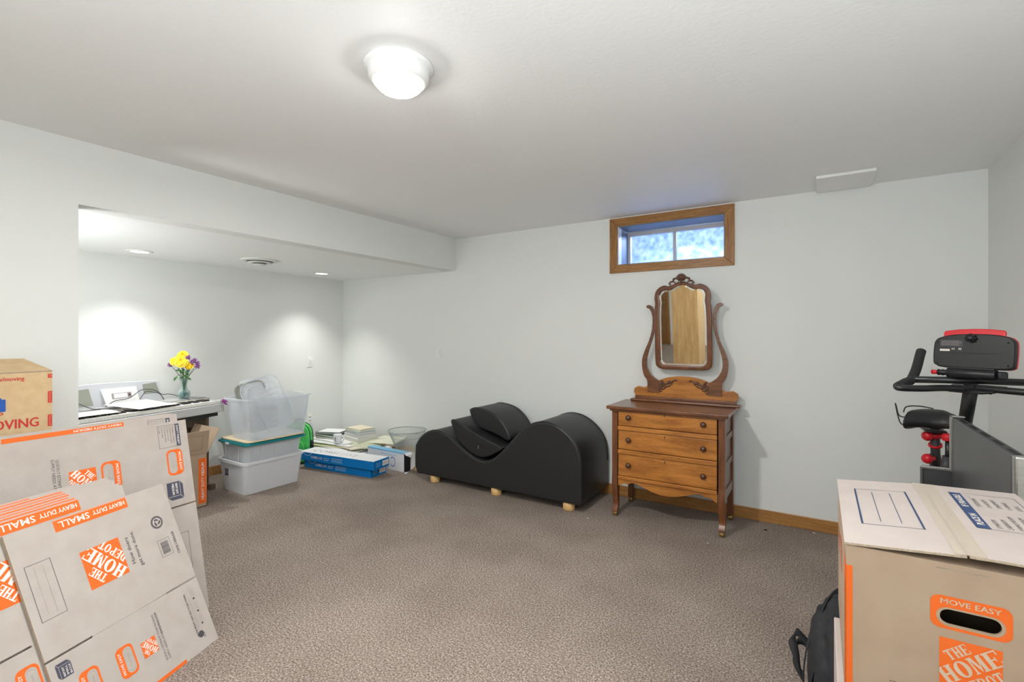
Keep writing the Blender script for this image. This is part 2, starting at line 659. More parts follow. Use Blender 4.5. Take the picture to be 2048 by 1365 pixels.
SLAB = {
    'T': [_r(0, .88, 1, 1), _r(0, .70, .09, .88), _r(.91, .70, 1, .88), _r(.35, .07, .65, .88), _r(.22, 0, .78, .07)],
    'H': [_r(.08, .07, .37, .93), _r(.63, .07, .92, .93), _r(0, .93, .45, 1), _r(.55, .93, 1, 1), _r(0, 0, .45, .07), _r(.55, 0, 1, .07), _r(.37, .44, .63, .56)],
    'E': [_r(.08, .09, .38, .91), _r(0, .91, .94, 1), _r(0, 0, .94, .09), _r(.38, .46, .60, .54), _r(.60, .37, .68, .63), _r(.85, .70, .94, .91), _r(.85, .09, .94, .30)],
    'O': _arc(.5, .5, .5, .51, .20, .42, 0, 360, 28),
    'M': [_r(.08, .07, .20, .93), _r(.68, .07, .93, 1), _r(0, 0, .28, .07), _r(.60, 0, 1, .07), _r(0, .93, .20, 1), _r(.93, .93, 1, 1),
          [(.20, 1), (.36, 1), (.55, .32), (.50, .02), (.20, .80)], [(.68, 1), (.55, .32), (.50, .02), (.68, .55)]],
    'D': [_r(.08, .07, .38, .93), _r(0, .93, .38, 1), _r(0, 0, .38, .07)] + _arc(.38, .5, .60, .5, .28, .42, -90, 90),
    'P': [_r(.08, .07, .38, .93), _r(0, .93, .38, 1), _r(0, 0, .50, .07)] + _arc(.38, .73, .56, .27, .28, .19, -90, 90, 10),
}


class Ink:
    """prints on the plane u, v of a matrix; layers lie a fraction of a millimetre above the board"""

    def __init__(self, g, mx, flip=1, base=0.0006):
        self.g, self.mx, self.base, self.flip = g, mx, base, flip

    def poly(self, P, m, layer=0):
        if len(P) < 3:
            return
        w = self.base + layer * 0.0005
        self.g.face([self.mx @ Vector((p[0], p[1], w)) for p in P], m)

    def rect(self, u0, v0, u1, v1, m, layer=0):
        self.poly([(u0, v0), (u1, v0), (u1, v1), (u0, v1)], m, layer)

    def frame(self, u0, v0, u1, v1, t, m, layer=0):
        self.rect(u0, v0, u1, v0 + t, m, layer)
        self.rect(u0, v1 - t, u1, v1, m, layer)
        self.rect(u0, v0 + t, u0 + t, v1 - t, m, layer)
        self.rect(u1 - t, v0 + t, u1, v1 - t, m, layer)

    def text(self, s, u, v, h, m, rot=0.0, bold=0.0, width=None, layer=0, centre=True, clip=None, xs=1.0):
        """h = height of the capitals; width = wanted length of the line; (u, v) = centre or left end of the baseline"""
        if bold >= .012:
            d = .030 * h
            for q, (du, dv) in enumerate(((-d, 0), (d, 0), (0, d))):
                self.text(s, u + du, v + dv, h, m, rot, 0.0, width, layer + .3 * (q + 1), centre, clip, xs)
            bold = 0.0
        polys, x0, x1, y0, y1 = text_geo(s, bold)
        sc = h / 0.70
        sx = (width / max(x1 - x0, 1e-6)) if width else sc * xs
        a = math.radians(rot)
        c, sn = math.cos(a), math.sin(a)
        for q in polys:
            P = []
            for x, y in q:
                X = (x - (x0 + x1) / 2 if centre else x - x0) * sx
                Y = (y - 0.35) * sc if centre else y * sc
                P.append((u + X * c - Y * sn, v + X * sn + Y * c))
            if clip:
                P = clip_poly(P, *clip)
            self.poly(P, m, layer)

    def slab(self, s, u, v, h, w, m, rot, layer=1, clip=None):
        """heavy slab letters h high on a line w long around (u, v)"""
        a = math.radians(rot)
        c, sn = math.cos(a), math.sin(a)
        cw = w / len(s)
        for n, ch in enumerate(s):
            for q in SLAB[ch]:
                P = []
                for x, y in q:
                    X = -w / 2 + cw * (n + .04 + .92 * x)
                    Y = (y - .5) * h
                    P.append((u + X * c - Y * sn, v + X * sn + Y * c))
                if clip:
                    P = clip_poly(P, *clip)
                self.poly(P, m, layer)

    def disc(self, u, v, r, m, layer=0, n=20, r2=None):
        P = [(u + r * math.cos(2 * PI * k / n), v + r * math.sin(2 * PI * k / n)) for k in range(n)]
        if r2 is None:
            self.poly(P, m, layer)
        else:
            Q = [(u + r2 * math.cos(2 * PI * k / n), v + r2 * math.sin(2 * PI * k / n)) for k in range(n)]
            for k in range(n):
                q = (k + 1) % n
                self.poly([P[k], P[q], Q[q], Q[k]], m, layer)

    def sub(self, u, v, rot):
        a = math.radians(rot)
        r = Ink(self.g, self.mx @ Matrix.Translation((u, v, 0)) @ Matrix.Rotation(a, 4, 'Z'), 1, self.base)
        return r

    # --- marks of the moving cartons, drawn upright around their own centre
    def square_logo(self, u, v, s, rot=0.0, mw=None):
        k = self.sub(u, v, rot)
        w = mw or M_PRW
        h = s / 2
        k.rect(-h, -h, h, h, M_ORANGE, 0)
        cl = (-h, -h, h, h)
        k.slab('THE', -0.21 * s, 0.25 * s, 0.21 * s, 0.46 * s, w, 38, 1, cl)
        k.slab('HOME', 0.00 * s, 0.01 * s, 0.33 * s, 1.20 * s, w, 38, 1, cl)
        k.slab('DEPOT', 0.20 * s, -0.27 * s, 0.22 * s, 0.80 * s, w, 38, 1, cl)

    def easy_handle(self, u, v, w, h, rot=0.0, hole=False, face=None):
        """orange rounded surround with MOVE EASY above the push-out hand hole"""
        k = self.sub(u, v, rot)
        o = rrect(w, h, h * 0.30, 5)
        cy = -h * 0.14
        ih = h * 0.52
        i = rrect(w * 0.84, ih, ih * 0.48, 5, 0, cy)
        for a in range(len(o)):
            b = (a + 1) % len(o)
            k.poly([o[a], o[b], i[b], i[a]], M_ORANGE, 0)
        k.text('MOVE EASY', 0, h * 0.325, h * 0.15, M_PRW, 0, 0.02, w * 0.72, 1)
        if not hole:
            k.text('PUSH HERE', 0, cy, h * 0.10, M_INKL, 0, 0.0, w * 0.45, 0)
            j = rrect(w * 0.72, ih * 0.70, ih * 0.33, 5, 0, cy)
            for a in range(len(j)):
                b = (a + 1) % len(j)
                A, B = j[a], j[b]
                q = 0.965
                k.poly([A, B, (B[0] * q, cy + (B[1] - cy) * q), (A[0] * q, cy + (A[1] - cy) * q)], M_INKL, 0)

    def carton_icon(self, u, v, s, rot, lines):
        """little drawing of a closed carton with its size"""
        k = self.sub(u, v, rot)
        k.poly([(-.5 * s, -.42 * s), (.30 * s, -.42 * s), (.30 * s, .28 * s), (-.5 * s, .28 * s)], M_SLATE)
        k.poly([(.33 * s, -.42 * s), (.52 * s, -.22 * s), (.52 * s, .44 * s), (.33 * s, .28 * s)], M_SLATE)
        k.poly([(-.5 * s, .31 * s), (.31 * s, .31 * s), (.50 * s, .46 * s), (-.28 * s, .46 * s)], M_SLATE)
        for n, t in enumerate(lines):
            k.text(t, -.10 * s, (.10 - .2 * n) * s, .12 * s, M_PRW, 0, 0.02, .62 * s, 1)
        for n in range(7):
            k.rect(-.5 * s + n * .12 * s, -.56 * s, -.45 * s + n * .12 * s, -.55 * s, M_INKL)
            k.rect(-.60 * s, -.4 * s + n * .10 * s, -.59 * s, -.36 * s + n * .10 * s, M_INKL)

    def barcode(self, u, v, w, h, rot=0.0):
        k = self.sub(u, v, rot)
        k.frame(-w / 2, -h / 2, w / 2, h / 2, 0.0012, M_INK)
        x = -w * 0.36
        rnd = random.Random(3)
        while x < w * 0.36:
            t = rnd.choice((0.0008, 0.0012, 0.002))
            k.rect(x, -h * 0.32, x + t, h * 0.32, M_INK)
            x += t + rnd.choice((0.0010, 0.0016))

    def lines(self, u, v, w, h, n, m, rot=0.0, t=None):
        """n rows of tiny print too small to read"""
        k = self.sub(u, v, rot)
        t = t or h / n * 0.4
        rnd = random.Random(n)
        for r in range(n):
            y = h / 2 - (r + 0.5) * h / n
            x = -w / 2
            e = w / 2 - rnd.random() * w * 0.25
            while x < e:
                l = min(rnd.uniform(2.0, 5.0) * t, e - x)
                k.rect(x, y - t / 2, x + l, y + t / 2, m)
                x += l + t * 0.8

# ------------------------------------------------------------------ room
WX0, WX1, WY1 = -4.987, 0.853, 4.0
LX, AY0, AZ = -3.21, 0.935, 2.031
BY = -3.2

struct(G().b2((WX0 - .1, BY - .1, -.1), (WX1 + .1, WY1 + .4, 0), M_CARPET).build('floor'))
g = G()
g.b2((LX - .14, BY - .1, CEIL), (WX1 + .1, WY1 + .3, CEIL + .1), M_CEIL)
struct(g.build('ceiling'))
struct(G().b2((WX0 - .1, 0.0, AZ), (LX - .14, WY1 + .1, AZ + .1), M_CEIL).build('ceiling'))
# wall with the window
OX0, OX1, OZ0, OZ1 = -1.455, -0.612, 1.954, 2.281
g = G()
g.b2((WX0 - .1, WY1, 0), (OX0, WY1 + .3, CEIL), M_WALL)
g.b2((OX1, WY1, 0), (WX1 + .1, WY1 + .3, CEIL), M_WALL)
g.b2((OX0, WY1, 0), (OX1, WY1 + .3, OZ0), M_WALL)
g.b2((OX0, WY1, OZ1), (OX1, WY1 + .3, CEIL), M_WALL)
struct(g.build('wall_back'))
g = G()
g.b2((LX - .14, BY, 0), (LX, AY0, CEIL), M_WALL)
g.b2((LX - .14, AY0, AZ), (LX, WY1, CEIL), M_WALL)
struct(g.build('wall_left'))
struct(G().b2((WX0 - .1, 0.0, 0), (WX0, WY1, AZ), M_WALL).build('wall_alcove'))
struct(G().b2((WX0 - .1, -.1, 0), (LX - .14, 0.0, AZ), M_WALL).build('wall_alcove_side'))
struct(G().b2((WX1, BY, 0), (WX1 + .1, WY1, CEIL), M_WALL).build('wall_right'))
struct(G().b2((LX - .14, BY - .1, 0), (WX1 + .1, BY, CEIL), M_WALL).build('wall_rear'))

# baseboards: oak, 9 cm
def baseboard(name, lo, hi):
    struct(G().b2(lo, hi, M_BASE).build(name, bevel=0.004, bseg=2))


baseboard('baseboard_back', (WX0, WY1 - .012, 0), (WX1, WY1, .088))
baseboard('baseboard_alcove', (WX0, .02, 0), (WX0 + .012, WY1 - .012, .088))
baseboard('baseboard_left', (LX, BY, 0), (LX + .012, AY0, .088))
baseboard('baseboard_right', (WX1 - .012, BY, 0), (WX1, WY1 - .012, .088))

# window: oak casing, deep jamb, two-light aluminium slider, dusty glass, concrete well outside
win = bpy.data.objects.new('window_1', None)
COL.objects.link(win)
win.location = (0, 0, 0)
struct(win)
OT = 0.068
TX0, TX1, TZ0, TZ1 = -1.523, -0.542, 1.886, 2.349
g = G()
for P, mm in (([(TX0, TZ1), (TX1, TZ1), (OX1, OZ1), (OX0, OZ1)], M_OAK), ([(TX0, TZ0), (OX0, OZ0), (OX1, OZ0), (TX1, TZ0)], M_OAK),
              ([(TX0, TZ0), (TX0, TZ1), (OX0, OZ1), (OX0, OZ0)], M_OAKV), ([(TX1, TZ0), (OX1, OZ0), (OX1, OZ1), (TX1, TZ1)], M_OAKV)):
    g.prism(P, mm, 0.016, basis((0, WY1, 0), (1, 0, 0), (0, 0, 1), (0, -1, 0)))
g.build('window_casing', win, 0.003)
g = G()
JY = 4.27
g.b2((OX0, WY1, OZ1 - .006), (OX1, JY, OZ1), M_WINBLUE)
g.b2((OX0, WY1, OZ0), (OX1, JY, OZ0 + .006), M_WINBLUE)
g.b2((OX0, WY1 + .07, OZ0), (OX0 + .006, JY, OZ1), M_WINBLUE)
g.b2((OX0, WY1, OZ0), (OX0 + .008, WY1 + .07, OZ1), M_WHITE)
g.b2((OX1 - .006, WY1, OZ0), (OX1, JY, OZ1), M_WINBLUE)
g.build('window_jamb', win)
g = G()
FY0, FY1 = 4.235, 4.275
g.b2((OX0 + .004, FY0, OZ1 - .045), (OX1 - .004, FY1, OZ1 - .012), M_WINMET)
g.b2((OX0 + .004, FY0, OZ0 + .004), (OX1 - .004, FY1, OZ0 + .034), M_WINMET)
g.b2((OX0 + .004, FY0, OZ0 + .034), (OX0 + .03, FY1, OZ1 - .045), M_WINMET)
g.b2((OX1 - .03, FY0, OZ0 + .034), (OX1 - .004, FY1, OZ1 - .045), M_WINMET)
g.build('window_sash', win, 0.003)
G().b2((-1.052, FY0 - .01, OZ0 + .034), (-1.026, FY1 - .012, OZ1 - .045), M_WINMET).build('mullion', win, 0.003)
for xa, xb in ((OX0 + .03, -1.052), (-1.026, OX1 - .03)):
    G().b2((xa, 4.25, OZ0 + .034), (xb, 4.254, OZ1 - .045), M_PANE).build('window_pane', win)
g = G()
g.b2((-2.2, 4.98, 1.2), (0.1, 5.08, 2.75), M_WELL)
g.b2((-2.3, 4.3, 1.2), (-2.2, 5.0, 2.75), M_WELL)
g.b2((.1, 4.3, 1.2), (0.2, 5.0, 2.75), M_WELL)
g.b2((-2.3, 4.3, 1.1), (0.2, 5.08, 1.2), M_WELL)
struct(g.build('wall_window_well'))

# ------------------------------------------------------------------ ceiling and wall fittings
def dome_light(x, y, label):
    t = thing('ceiling_light', label, 'ceiling light', (x, y, CEIL))
    G().lathe([(0, 0), (.126, 0), (.127, -.012), (.120, -.018), (.112, -.022), (.110, -.050), (.100, -.064), (.078, -.070)], M_WHITE, seg=48).build('light_housing', t)
    G().lathe([(.082, -.066), (.080, -.080), (.066, -.091), (.04, -.097), (0, -.099)], E_DOME, seg=40).build('light_lens', t)


dome_light(LAMP[0], LAMP[1], 'round white flush ceiling light, lit, on the main ceiling')
dome_light(REAR_FILL[0], REAR_FILL[1], 'added fill light in the form of a round flush ceiling light, over the unseen rear of the room')  # fixture added to go with the rear fill light
LBL = ('flat recessed light, lit, in the alcove ceiling above the piano', 'flat recessed light, lit, in the alcove ceiling near the back corner',
       'flat recessed light in the alcove ceiling hidden behind the left wall')
for (x, y), lb in zip(DOWN, LBL):
    t = thing('recessed_light', lb, 'recessed light', (x, y, AZ), group='recessed lights of the alcove')
    G().lathe([(.062, 0), (.092, 0), (.092, -.003), (.066, -.008), (.062, -.004)], M_WHITE, seg=40).build('trim_ring', t)
    G().lathe([(0, -.004), (.063, -.004), (.063, -.001), (0, -.001)], E_DOWN, seg=32).build('light_lens', t)
t = thing('round_air_vent', 'round white stepped air vent in the alcove ceiling', 'air vent', (-4.24, 2.50, AZ))
G().lathe([(.155, 0), (.155, -.006), (.12, -.016), (.112, -.010), (.108, 0)], M_VENT, seg=48).build('outer_cone', t)
G().lathe([(.062, -.002), (.070, -.020), (.100, -.020), (.104, -.024), (.066, -.030), (.06, -.026)], M_VENT, seg=40).build('middle_cone', t)
G().lathe([(0, -.036), (.050, -.036), (.052, -.041), (.026, -.048), (0, -.048)], M_VENT, seg=32).build('inner_cone', t)
G().lathe([(0, -.0355), (.040, -.0355), (.054, -.024), (.092, -.0195), (.108, -.001), (0, -.001)], M_VENTD, seg=32).build('vent_throat', t)
G().lathe([(0, -.058), (.006, -.058), (.006, -.042), (0, -.042)], M_VENT, seg=10).build('damper_knob', t)

o = G().b2((-.022, 3.612, CEIL - .020), (.286, 3.975, CEIL - .0005), M_WHITE).build('access_panel', bevel=.004)
tag(o, 'plain white rectangular panel on the ceiling right of the window', 'ceiling panel')


def wall_plate(name, label, cat, loc, rz, kind):
    """plate in the local x-z plane, facing local -y"""
    t = thing(name, label, cat, loc, rz)
    G().box((0, -.003, 0), (.072, .006, .118), M_PLATE).build('cover_plate', t, .002)
    if kind == 'switch':
        G().box((0, -.008, 0), (.033, .006, .066), M_WHITE, Matrix.Rotation(math.radians(5), 3, 'X')).build('rocker', t, .001)
    else:
        for s in (-1, 1):
            g = G()
            g.lathe([(0, 0), (.017, 0), (.017, .004), (0, .004)], M_WHITE, seg=20, mx=basis((0, -.006, s * .0195), (1, 0, 0), (0, 0, 1), (0, -1, 0)))
            for q in (-1, 1):
                g.box((q * .006, -.0105, s * .0195 + .003), (.002, .001, .008), M_DARK)
            g.box((0, -.0105, s * .0195 - .008), (.004, .001, .004), M_DARK)
            g.build('socket', t)
    return t


wall_plate('light_switch', 'white rocker light switch on the back wall left of the chaise', 'light switch', (-3.446, WY1, 1.171), 0, 'switch')
wall_plate('wall_switch', 'white switch plate on the alcove wall above the storage bins', 'wall switch', (WX0, 3.532, 1.051), math.radians(90), 'switch')
wall_plate('power_outlet', 'white power outlet low on the alcove wall above the green bag', 'outlet', (WX0, 3.532, .40), math.radians(90), 'outlet')

# ------------------------------------------------------------------ chaise
CH = [(-3.192, .066), (-3.222, .13), (-3.22, .201), (-3.213, .323), (-3.159, .399), (-3.079, .458), (-2.987, .489), (-2.898, .482), (-2.798, .446), (-2.725, .401), (-2.641, .354),
      (-2.571, .316), (-2.501, .290), (-2.422, .283), (-2.344, .306), (-2.279, .355), (-2.204, .427), (-2.13, .506), (-2.068, .572), (-2.007, .620),
      (-1.938, .655), (-1.859, .673), (-1.773, .666), (-1.699, .638), (-1.626, .588), (-1.572, .529), (-1.541, .46), (-1.527, .38), (-1.523, .30), (-1.523, .10), (-1.53, .066)]
CX, CY = -2.37, 3.40
t = thing('chaise_lounge', 'black faux leather wave shaped chaise on short wooden feet', 'chaise', (CX, CY, 0))
top = catmull(CH[3:28], 4)
prof = [(x - CX, z) for x, z in CH[:3] + top + CH[28:]]
G().prism(list(reversed(prof)), M_BLACKL, .555, basis((0, 0, 0), (1, 0, 0), (0, 0, 1), (0, 1, 0)), smooth=True).build('upholstered_body', t, .016, 4, angle=50)
for y in (.012, .543):
    G().tube([(x, y, z + .001) for x, z in prof[2:-2]], .0045, M_BLACKL, 6).build('seam_piping', t)
for lx in (-3.02, -2.335, -1.655):
    for ly in (.06, .47):
        G().lathe([(0, 0), (.041, 0), (.046, .008), (.048, .066), (0, .066)], M_LEGW, (lx - CX, ly, 0), 24).build('foot', t)


def cushion(name, label, pts, y0, dep, n=4, zip_at=None):
    cx = sum(p[0] for p in pts) / len(pts)
    zb = min(p[1] for p in pts)
    t = thing(name, label, 'cushion', (cx, y0, zb))
    P = [(a - cx, b - zb) for a, b in catmull(pts, n, True)]
    G().prism(P, M_BLACKL, dep, basis((0, 0, 0), (1, 0, 0), (0, 0, 1), (0, 1, 0)), smooth=True).build('cushion_cover', t, .016, 4, angle=50)
    for y in (.010, dep - .010):
        G().tube([(a, y, b) for a, b in P], .0045, M_BLACKL, 6, closed=True).build('seam_piping', t)
    if zip_at:
        g = G()
        x, z = zip_at[0] - cx, zip_at[1] - zb
        g.tube([(x - .03, -.003, z + .03), (x + .09, -.003, z - .01)], .002, M_DARK, 6)
        g.box((x, -.006, z), (.006, .002, .030), M_STEEL)
        g.build('zip', t)


LO = [(-2.806, .590), (-2.786, .528), (-2.757, .470), (-2.70, .400), (-2.63, .354), (-2.56, .322), (-2.47, .308), (-2.38, .334), (-2.31, .372), (-2.268, .400),
      (-2.300, .424), (-2.42, .462), (-2.53, .500), (-2.64, .546), (-2.757, .597)]
cushion('wedge_cushion', 'black wedge cushion with zip filling the dip of the chaise', LO, 3.425, .53, zip_at=(-2.497, .392))
HI = [(-2.685, .668), (-2.676, .690), (-2.62, .706), (-2.517, .696), (-2.425, .668), (-2.346, .612), (-2.290, .545), (-2.258, .470), (-2.285, .452), (-2.33, .468),
      (-2.43, .502), (-2.52, .522), (-2.60, .548), (-2.655, .600)]
cushion('bolster_cushion', 'black curved cushion lying on top of the wedge cushion', HI, 3.545, .41)

# ------------------------------------------------------------------ dresser with mirror
DX = -0.935
t = thing('dresser', 'antique honey brown three drawer dresser with tilting mirror on casters', 'dresser', (DX, 3.53, 0))
g = G()
P = [(-.425, 0), (.425, 0), (.425, .40), (-.425, .40)]
g.b2((-.425, -.045, .806), (.425, .40, .832), M_DRK)
g.b2((-.405, -.028, .792), (.405, .39, .806), M_DRK)
g.build('top_board', t, .007, 3)
XL, XR = -.345, .350
# corner posts with cabriole feet
for s, x in ((-1, -.372), (1, .377)):
    path = [(0, .806), (0, .32), (.002, .25), (.004, .19), (-.004, .13), (-.006, .085), (.006, .055), (.018, .04)]
    hw = [.026, .026, .030, .026, .019, .016, .021, .024]
    L = [(-(q[0]) - w, q[1]) for q, w in zip(path, hw)]
    R = [(-(q[0]) + w, q[1]) for q, w in zip(path, hw)]
    L = catmull(L[1:], 4)
    R = catmull(R[1:], 4)
    pr = [(-hw[0], .806)] + L + list(reversed(R)) + [(hw[0], .806)]
    # front view outline (u = y forward curve), extruded in x
    G().prism([(a, b) for a, b in pr], M_DRKV, .042, basis((x - .021, .022, 0), (0, 1, 0), (0, 0, 1), (1, 0, 0))).build('front_leg', t, .005, 2)
for x in (-.372, .377):
    G().b2((x - .02, .355, .04), (x + .02, .395, .806), M_DRKV).build('back_leg', t, .004)
for x in (-.372, .377):
    for y in (.008, .375):
        g = G()
        g.lathe([(0, -.016), (.017, -.016), (.019, -.010), (.019, .010), (.017, .016), (0, .016)], M_CASTER, seg=18,
                mx=basis((x, y, .0195), (0, 1, 0), (0, 0, 1), (1, 0, 0)))
        g.b2((x - .004, y - .006, .03), (x + .004, y + .006, .046), M_BLACKM)
        g.build('caster', t)
# side panels: frame with recessed panels
for s, x in ((-1, -.376), (1, .381)):
    g = G()
    g.b2((x - .004, .04, .27), (x + .004, .36, .795), M_DRKV)
    for z0, z1 in ((.235, .30), (.44, .485), (.62, .665), (.765, .80)):
        g.b2((x - .012, .04, z0), (x + .012, .36, z1), M_DRK)
    g.build('side_panel', t, .002)
G().b2((-.37, .385, .25), (.37, .395, .80), M_DRK).build('back_panel', t)
G().b2((-.34, .02, .26), (.34, .38, .275), M_DRK).build('bottom_board', t)
for z0, z1 in ((.652, .684), (.474, .508), (.284, .311)):
    G().b2((XL, -.018, z0), (XR, .02, z1), M_DRW).build('drawer_rail', t, .006, 3)
for z0, z1 in ((.684, .806), (.508, .652), (.311, .474)):
    d = G().b2((XL + .002, -.008, z0 + .003), (XR - .002, .012, z1 - .002), M_DRW).build('drawer', t, .003)
    zc = (z0 + z1) / 2
    for kx in (-.262, .262):
        G().lathe([(0, .030), (.010, .029), (.0185, .022), (.0205, .015), (.017, .009), (.009, .006), (.0075, 0)], M_KNOB, (0, 0, 0), 24,
                  basis((kx, -.008, zc + .004), (1, 0, 0), (0, 0, 1), (0, -1, 0))).build('knob', d)
    g = G()
    g.box((0, -.0085, z1 - .024), (.004, .002, .014), M_DARK)
    g.lathe([(0, 0), (.004, 0), (.004, .001), (0, .001)], M_DARK, seg=12, mx=basis((0, -.0085, z1 - .017), (1, 0, 0), (0, 0, 1), (0, -1, 0)))
    g.build('keyhole', d)
ap = [(-.345, .290), (-.345, .232), (-.325, .240), (-.308, .252), (-.290, .256), (-.272, .250), (-.255, .262), (-.235, .268), (-.20, .262), (-.15, .246), (-.09, .224), (-.03, .212),
      (.03, .211), (.09, .222), (.15, .242), (.20, .258), (.235, .266), (.255, .260), (.272, .250), (.290, .256), (.308, .250), (.325, .238), (.345, .226), (.350, .226), (.350, .290)]
G().prism(ap, M_DRW, .018, basis((0, -.006, 0), (1, 0, 0), (0, 0, 1), (0, 1, 0))).build('scalloped_apron', t, .003)
# mirror: harp, frame, glass; all in x (from the centre) and z
MX, MY = .045, .362
har_in = [(.266, 1.602), (.237, 1.584), (.218, 1.527), (.214, 1.45), (.223, 1.389), (.241, 1.32), (.264, 1.244), (.280, 1.176), (.280, 1.115), (.262, 1.069), (.234, 1.033), (.205, 1.012), (.183, 1.0)]
har_out = [(.286, 1.594), (.283, 1.580), (.259, 1.566), (.241, 1.526), (.236, 1.465), (.244, 1.389), (.266, 1.313), (.298, 1.237), (.319, 1.169), (.319, 1.101), (.305, 1.04), (.280, 1.001), (.276, .963)]
base_out = [(.298, .941), (.326, .946), (.353, .950), (.381, .935), (.388, .908), (.374, .884)]


def mirror_side(s):
    A = catmull(har_in, 4)
    B = catmull(har_out, 4)
    P = A + [(.183, .905), (.276, .905)] + list(reversed(B))
    g = G()
    g.prism([(s * a, b) for a, b in P], M_DRK, .024, basis((MX, MY - .012, 0), (1, 0, 0), (0, 0, 1), (0, 1, 0)))
    g.build('mirror_arm', t, .007, 3)


for s in (-1, 1):
    mirror_side(s)
arch = [(x, 1.0 + .042 * (1 - (x / .19) ** 2) ** 0.8) for x in [k * .019 - .19 for k in range(21)]]
P = [(-.374, .872), (-.39, .900), (-.385, .930), (-.353, .950), (-.326, .946), (-.298, .941), (-.276, .960), (-.262, .985), (-.2, 1.0)] + arch + \
    [(.2, 1.0), (.262, .985), (.276, .960), (.298, .941), (.326, .946), (.353, .950), (.385, .930), (.39, .900), (.374, .872)]
G().prism(P, M_DRW, .020, basis((MX, MY - .004, 0), (1, 0, 0), (0, 0, 1), (0, 1, 0))).build('mirror_base_board', t, .004, 2)
G().b2((-.36, MY - .05, .832), (.45, MY + .03, .852), M_DRK).build('mirror_plinth', t, .008, 3)
G().b2((-.33, MY - .022, .850), (.42, MY + .02, .874), M_DRK).build('plinth_moulding', t, .004, 2)
# scroll carvings on the base board
for s in (-1, 1):
    g = G()
    def sp(cx, cz, r0, r1, a0, a1, w0, w1, n=14):
        pts, rr = [], []
        for k in range(n + 1):
            f = k / n
            a = math.radians(a0 + (a1 - a0) * f)
            r = r0 + (r1 - r0) * f
            pts.append((MX + s * (cx + r * math.cos(a)), MY - .008, cz + r * math.sin(a)))
            rr.append(w0 + (w1 - w0) * f)
        g.tube(pts, rr, M_CARVE, 8)
    sp(.172, .972, .028, .006, 90, 470, .009, .005)
    sp(.150, .955, .030, .004, 60, -260, .008, .004)
    sp(.170, .925, .016, .004, 120, -200, .007, .004)
    sp(.105, .985, .020, .004, 200, -80, .007, .004)
    g.tube([(MX + s * x, MY - .008, z) for x, z in ((.165, 1.0), (.14, .975), (.115, .985), (.085, .995), (.06, 1.012), (.048, 1.006))], [.007, .009, .008, .006, .005, .006], M_CARVE, 8)
    g.tube([(MX + s * x, MY - .008, z) for x, z in ((.16, .985), (.135, .955), (.11, .965), (.09, .972))], [.006, .008, .006, .003], M_CARVE, 8)
    g.build('scroll_carving', t)
# tilting frame
fo_r = [(0.0, 1.770), (.042, 1.760), (.095, 1.741), (.132, 1.747), (.169, 1.733), (.198, 1.701), (.209, 1.65), (.205, 1.604), (.210, 1.558), (.212, 1.389), (.212, 1.159), (.198, 1.112), (.161, 1.095), (.08, 1.093), (0.0, 1.093)]
gl_r = [(0.0, 1.745), (.035, 1.737), (.065, 1.719), (.091, 1.708), (.125, 1.710), (.154, 1.699), (.169, 1.667), (.165, 1.621), (.170, 1.575), (.174, 1.466), (.174, 1.196), (.168, 1.150), (.147, 1.129), (.08, 1.127), (0.0, 1.127)]


def sym(R):
    R = catmull(R, 4)
    return [p for p in R] + [(-a, b) for a, b in reversed(R[1:-1])]


fo, gl = sym(fo_r), sym(gl_r)
PIV = 1.44
tilt = math.radians(4.6)
FR = Matrix.Translation((MX, MY - .016, PIV)) @ Matrix.Rotation(tilt, 4, 'X') @ Matrix.Translation((0, 0, -PIV)) @ basis((0, 0, 0), (1, 0, 0), (0, 0, 1), (0, -1, 0))
fr = G().ring(fo, gl, M_DRKV, .028, FR).build('mirror_frame', t, .009, 3)
g = G()
g.prism(gl, M_MIR, .002, FR @ Matrix.Translation((0, 0, .008)))
g.build('mirror_glass', fr)
cen = (0, 1.43)
gi = [(cen[0] + (a - cen[0]) * .93, cen[1] + (b - cen[1]) * .955) for a, b in gl]
g = G()
for k in range(len(gl)):
    q = (k + 1) % len(gl)
    g.face([FR @ Vector((gl[k][0], gl[k][1], .0106)), FR @ Vector((gl[q][0], gl[q][1], .0106)), FR @ Vector((gi[q][0], gi[q][1], .0116)), FR @ Vector((gi[k][0], gi[k][1], .0116))], M_MIR)
g.build('bevelled_edge', fr)
g = G()
def cr(pts, rr):
    g.tube([FR @ Vector((a, b, .026)) for a, b in pts], rr, M_CARVE, 8)
for k in range(-3, 4):
    a = math.radians(90 - k * 24)
    cr([(0, 1.785), (.020 * math.cos(a), 1.785 + .020 * math.sin(a)), (.040 * math.cos(a), 1.790 + .042 * math.sin(a))], [.004, .007, .0065])
for s in (-1, 1):
    cr([(s * .012, 1.778), (s * .035, 1.800), (s * .058, 1.790), (s * .060, 1.770), (s * .045, 1.768)], [.007, .009, .009, .007, .005])
    cr([(s * .055, 1.775), (s * .078, 1.772), (s * .092, 1.757), (s * .084, 1.748), (s * .076, 1.756)], [.007, .007, .006, .006, .004])
    cr([(s * .015, 1.768), (s * .03, 1.758), (s * .05, 1.758)], [.007, .007, .004])
cr([(0, 1.79), (0, 1.765), (0, 1.752)], [.010, .011, .005])
g.build('shell_crest', fr)

# ------------------------------------------------------------------ flattened moving cartons leaning in stacks
def lean(O, ang, th):
    A = math.radians(ang)
    e1 = Vector((-math.sin(A), math.cos(A), 0))
    n = Vector((-e1[1], e1[0], 0))
    e2 = n * math.cos(math.radians(th)) + Vector((0, 0, math.sin(math.radians(th))))
    return basis(O, e1, e2, e1.cross(e2)), n


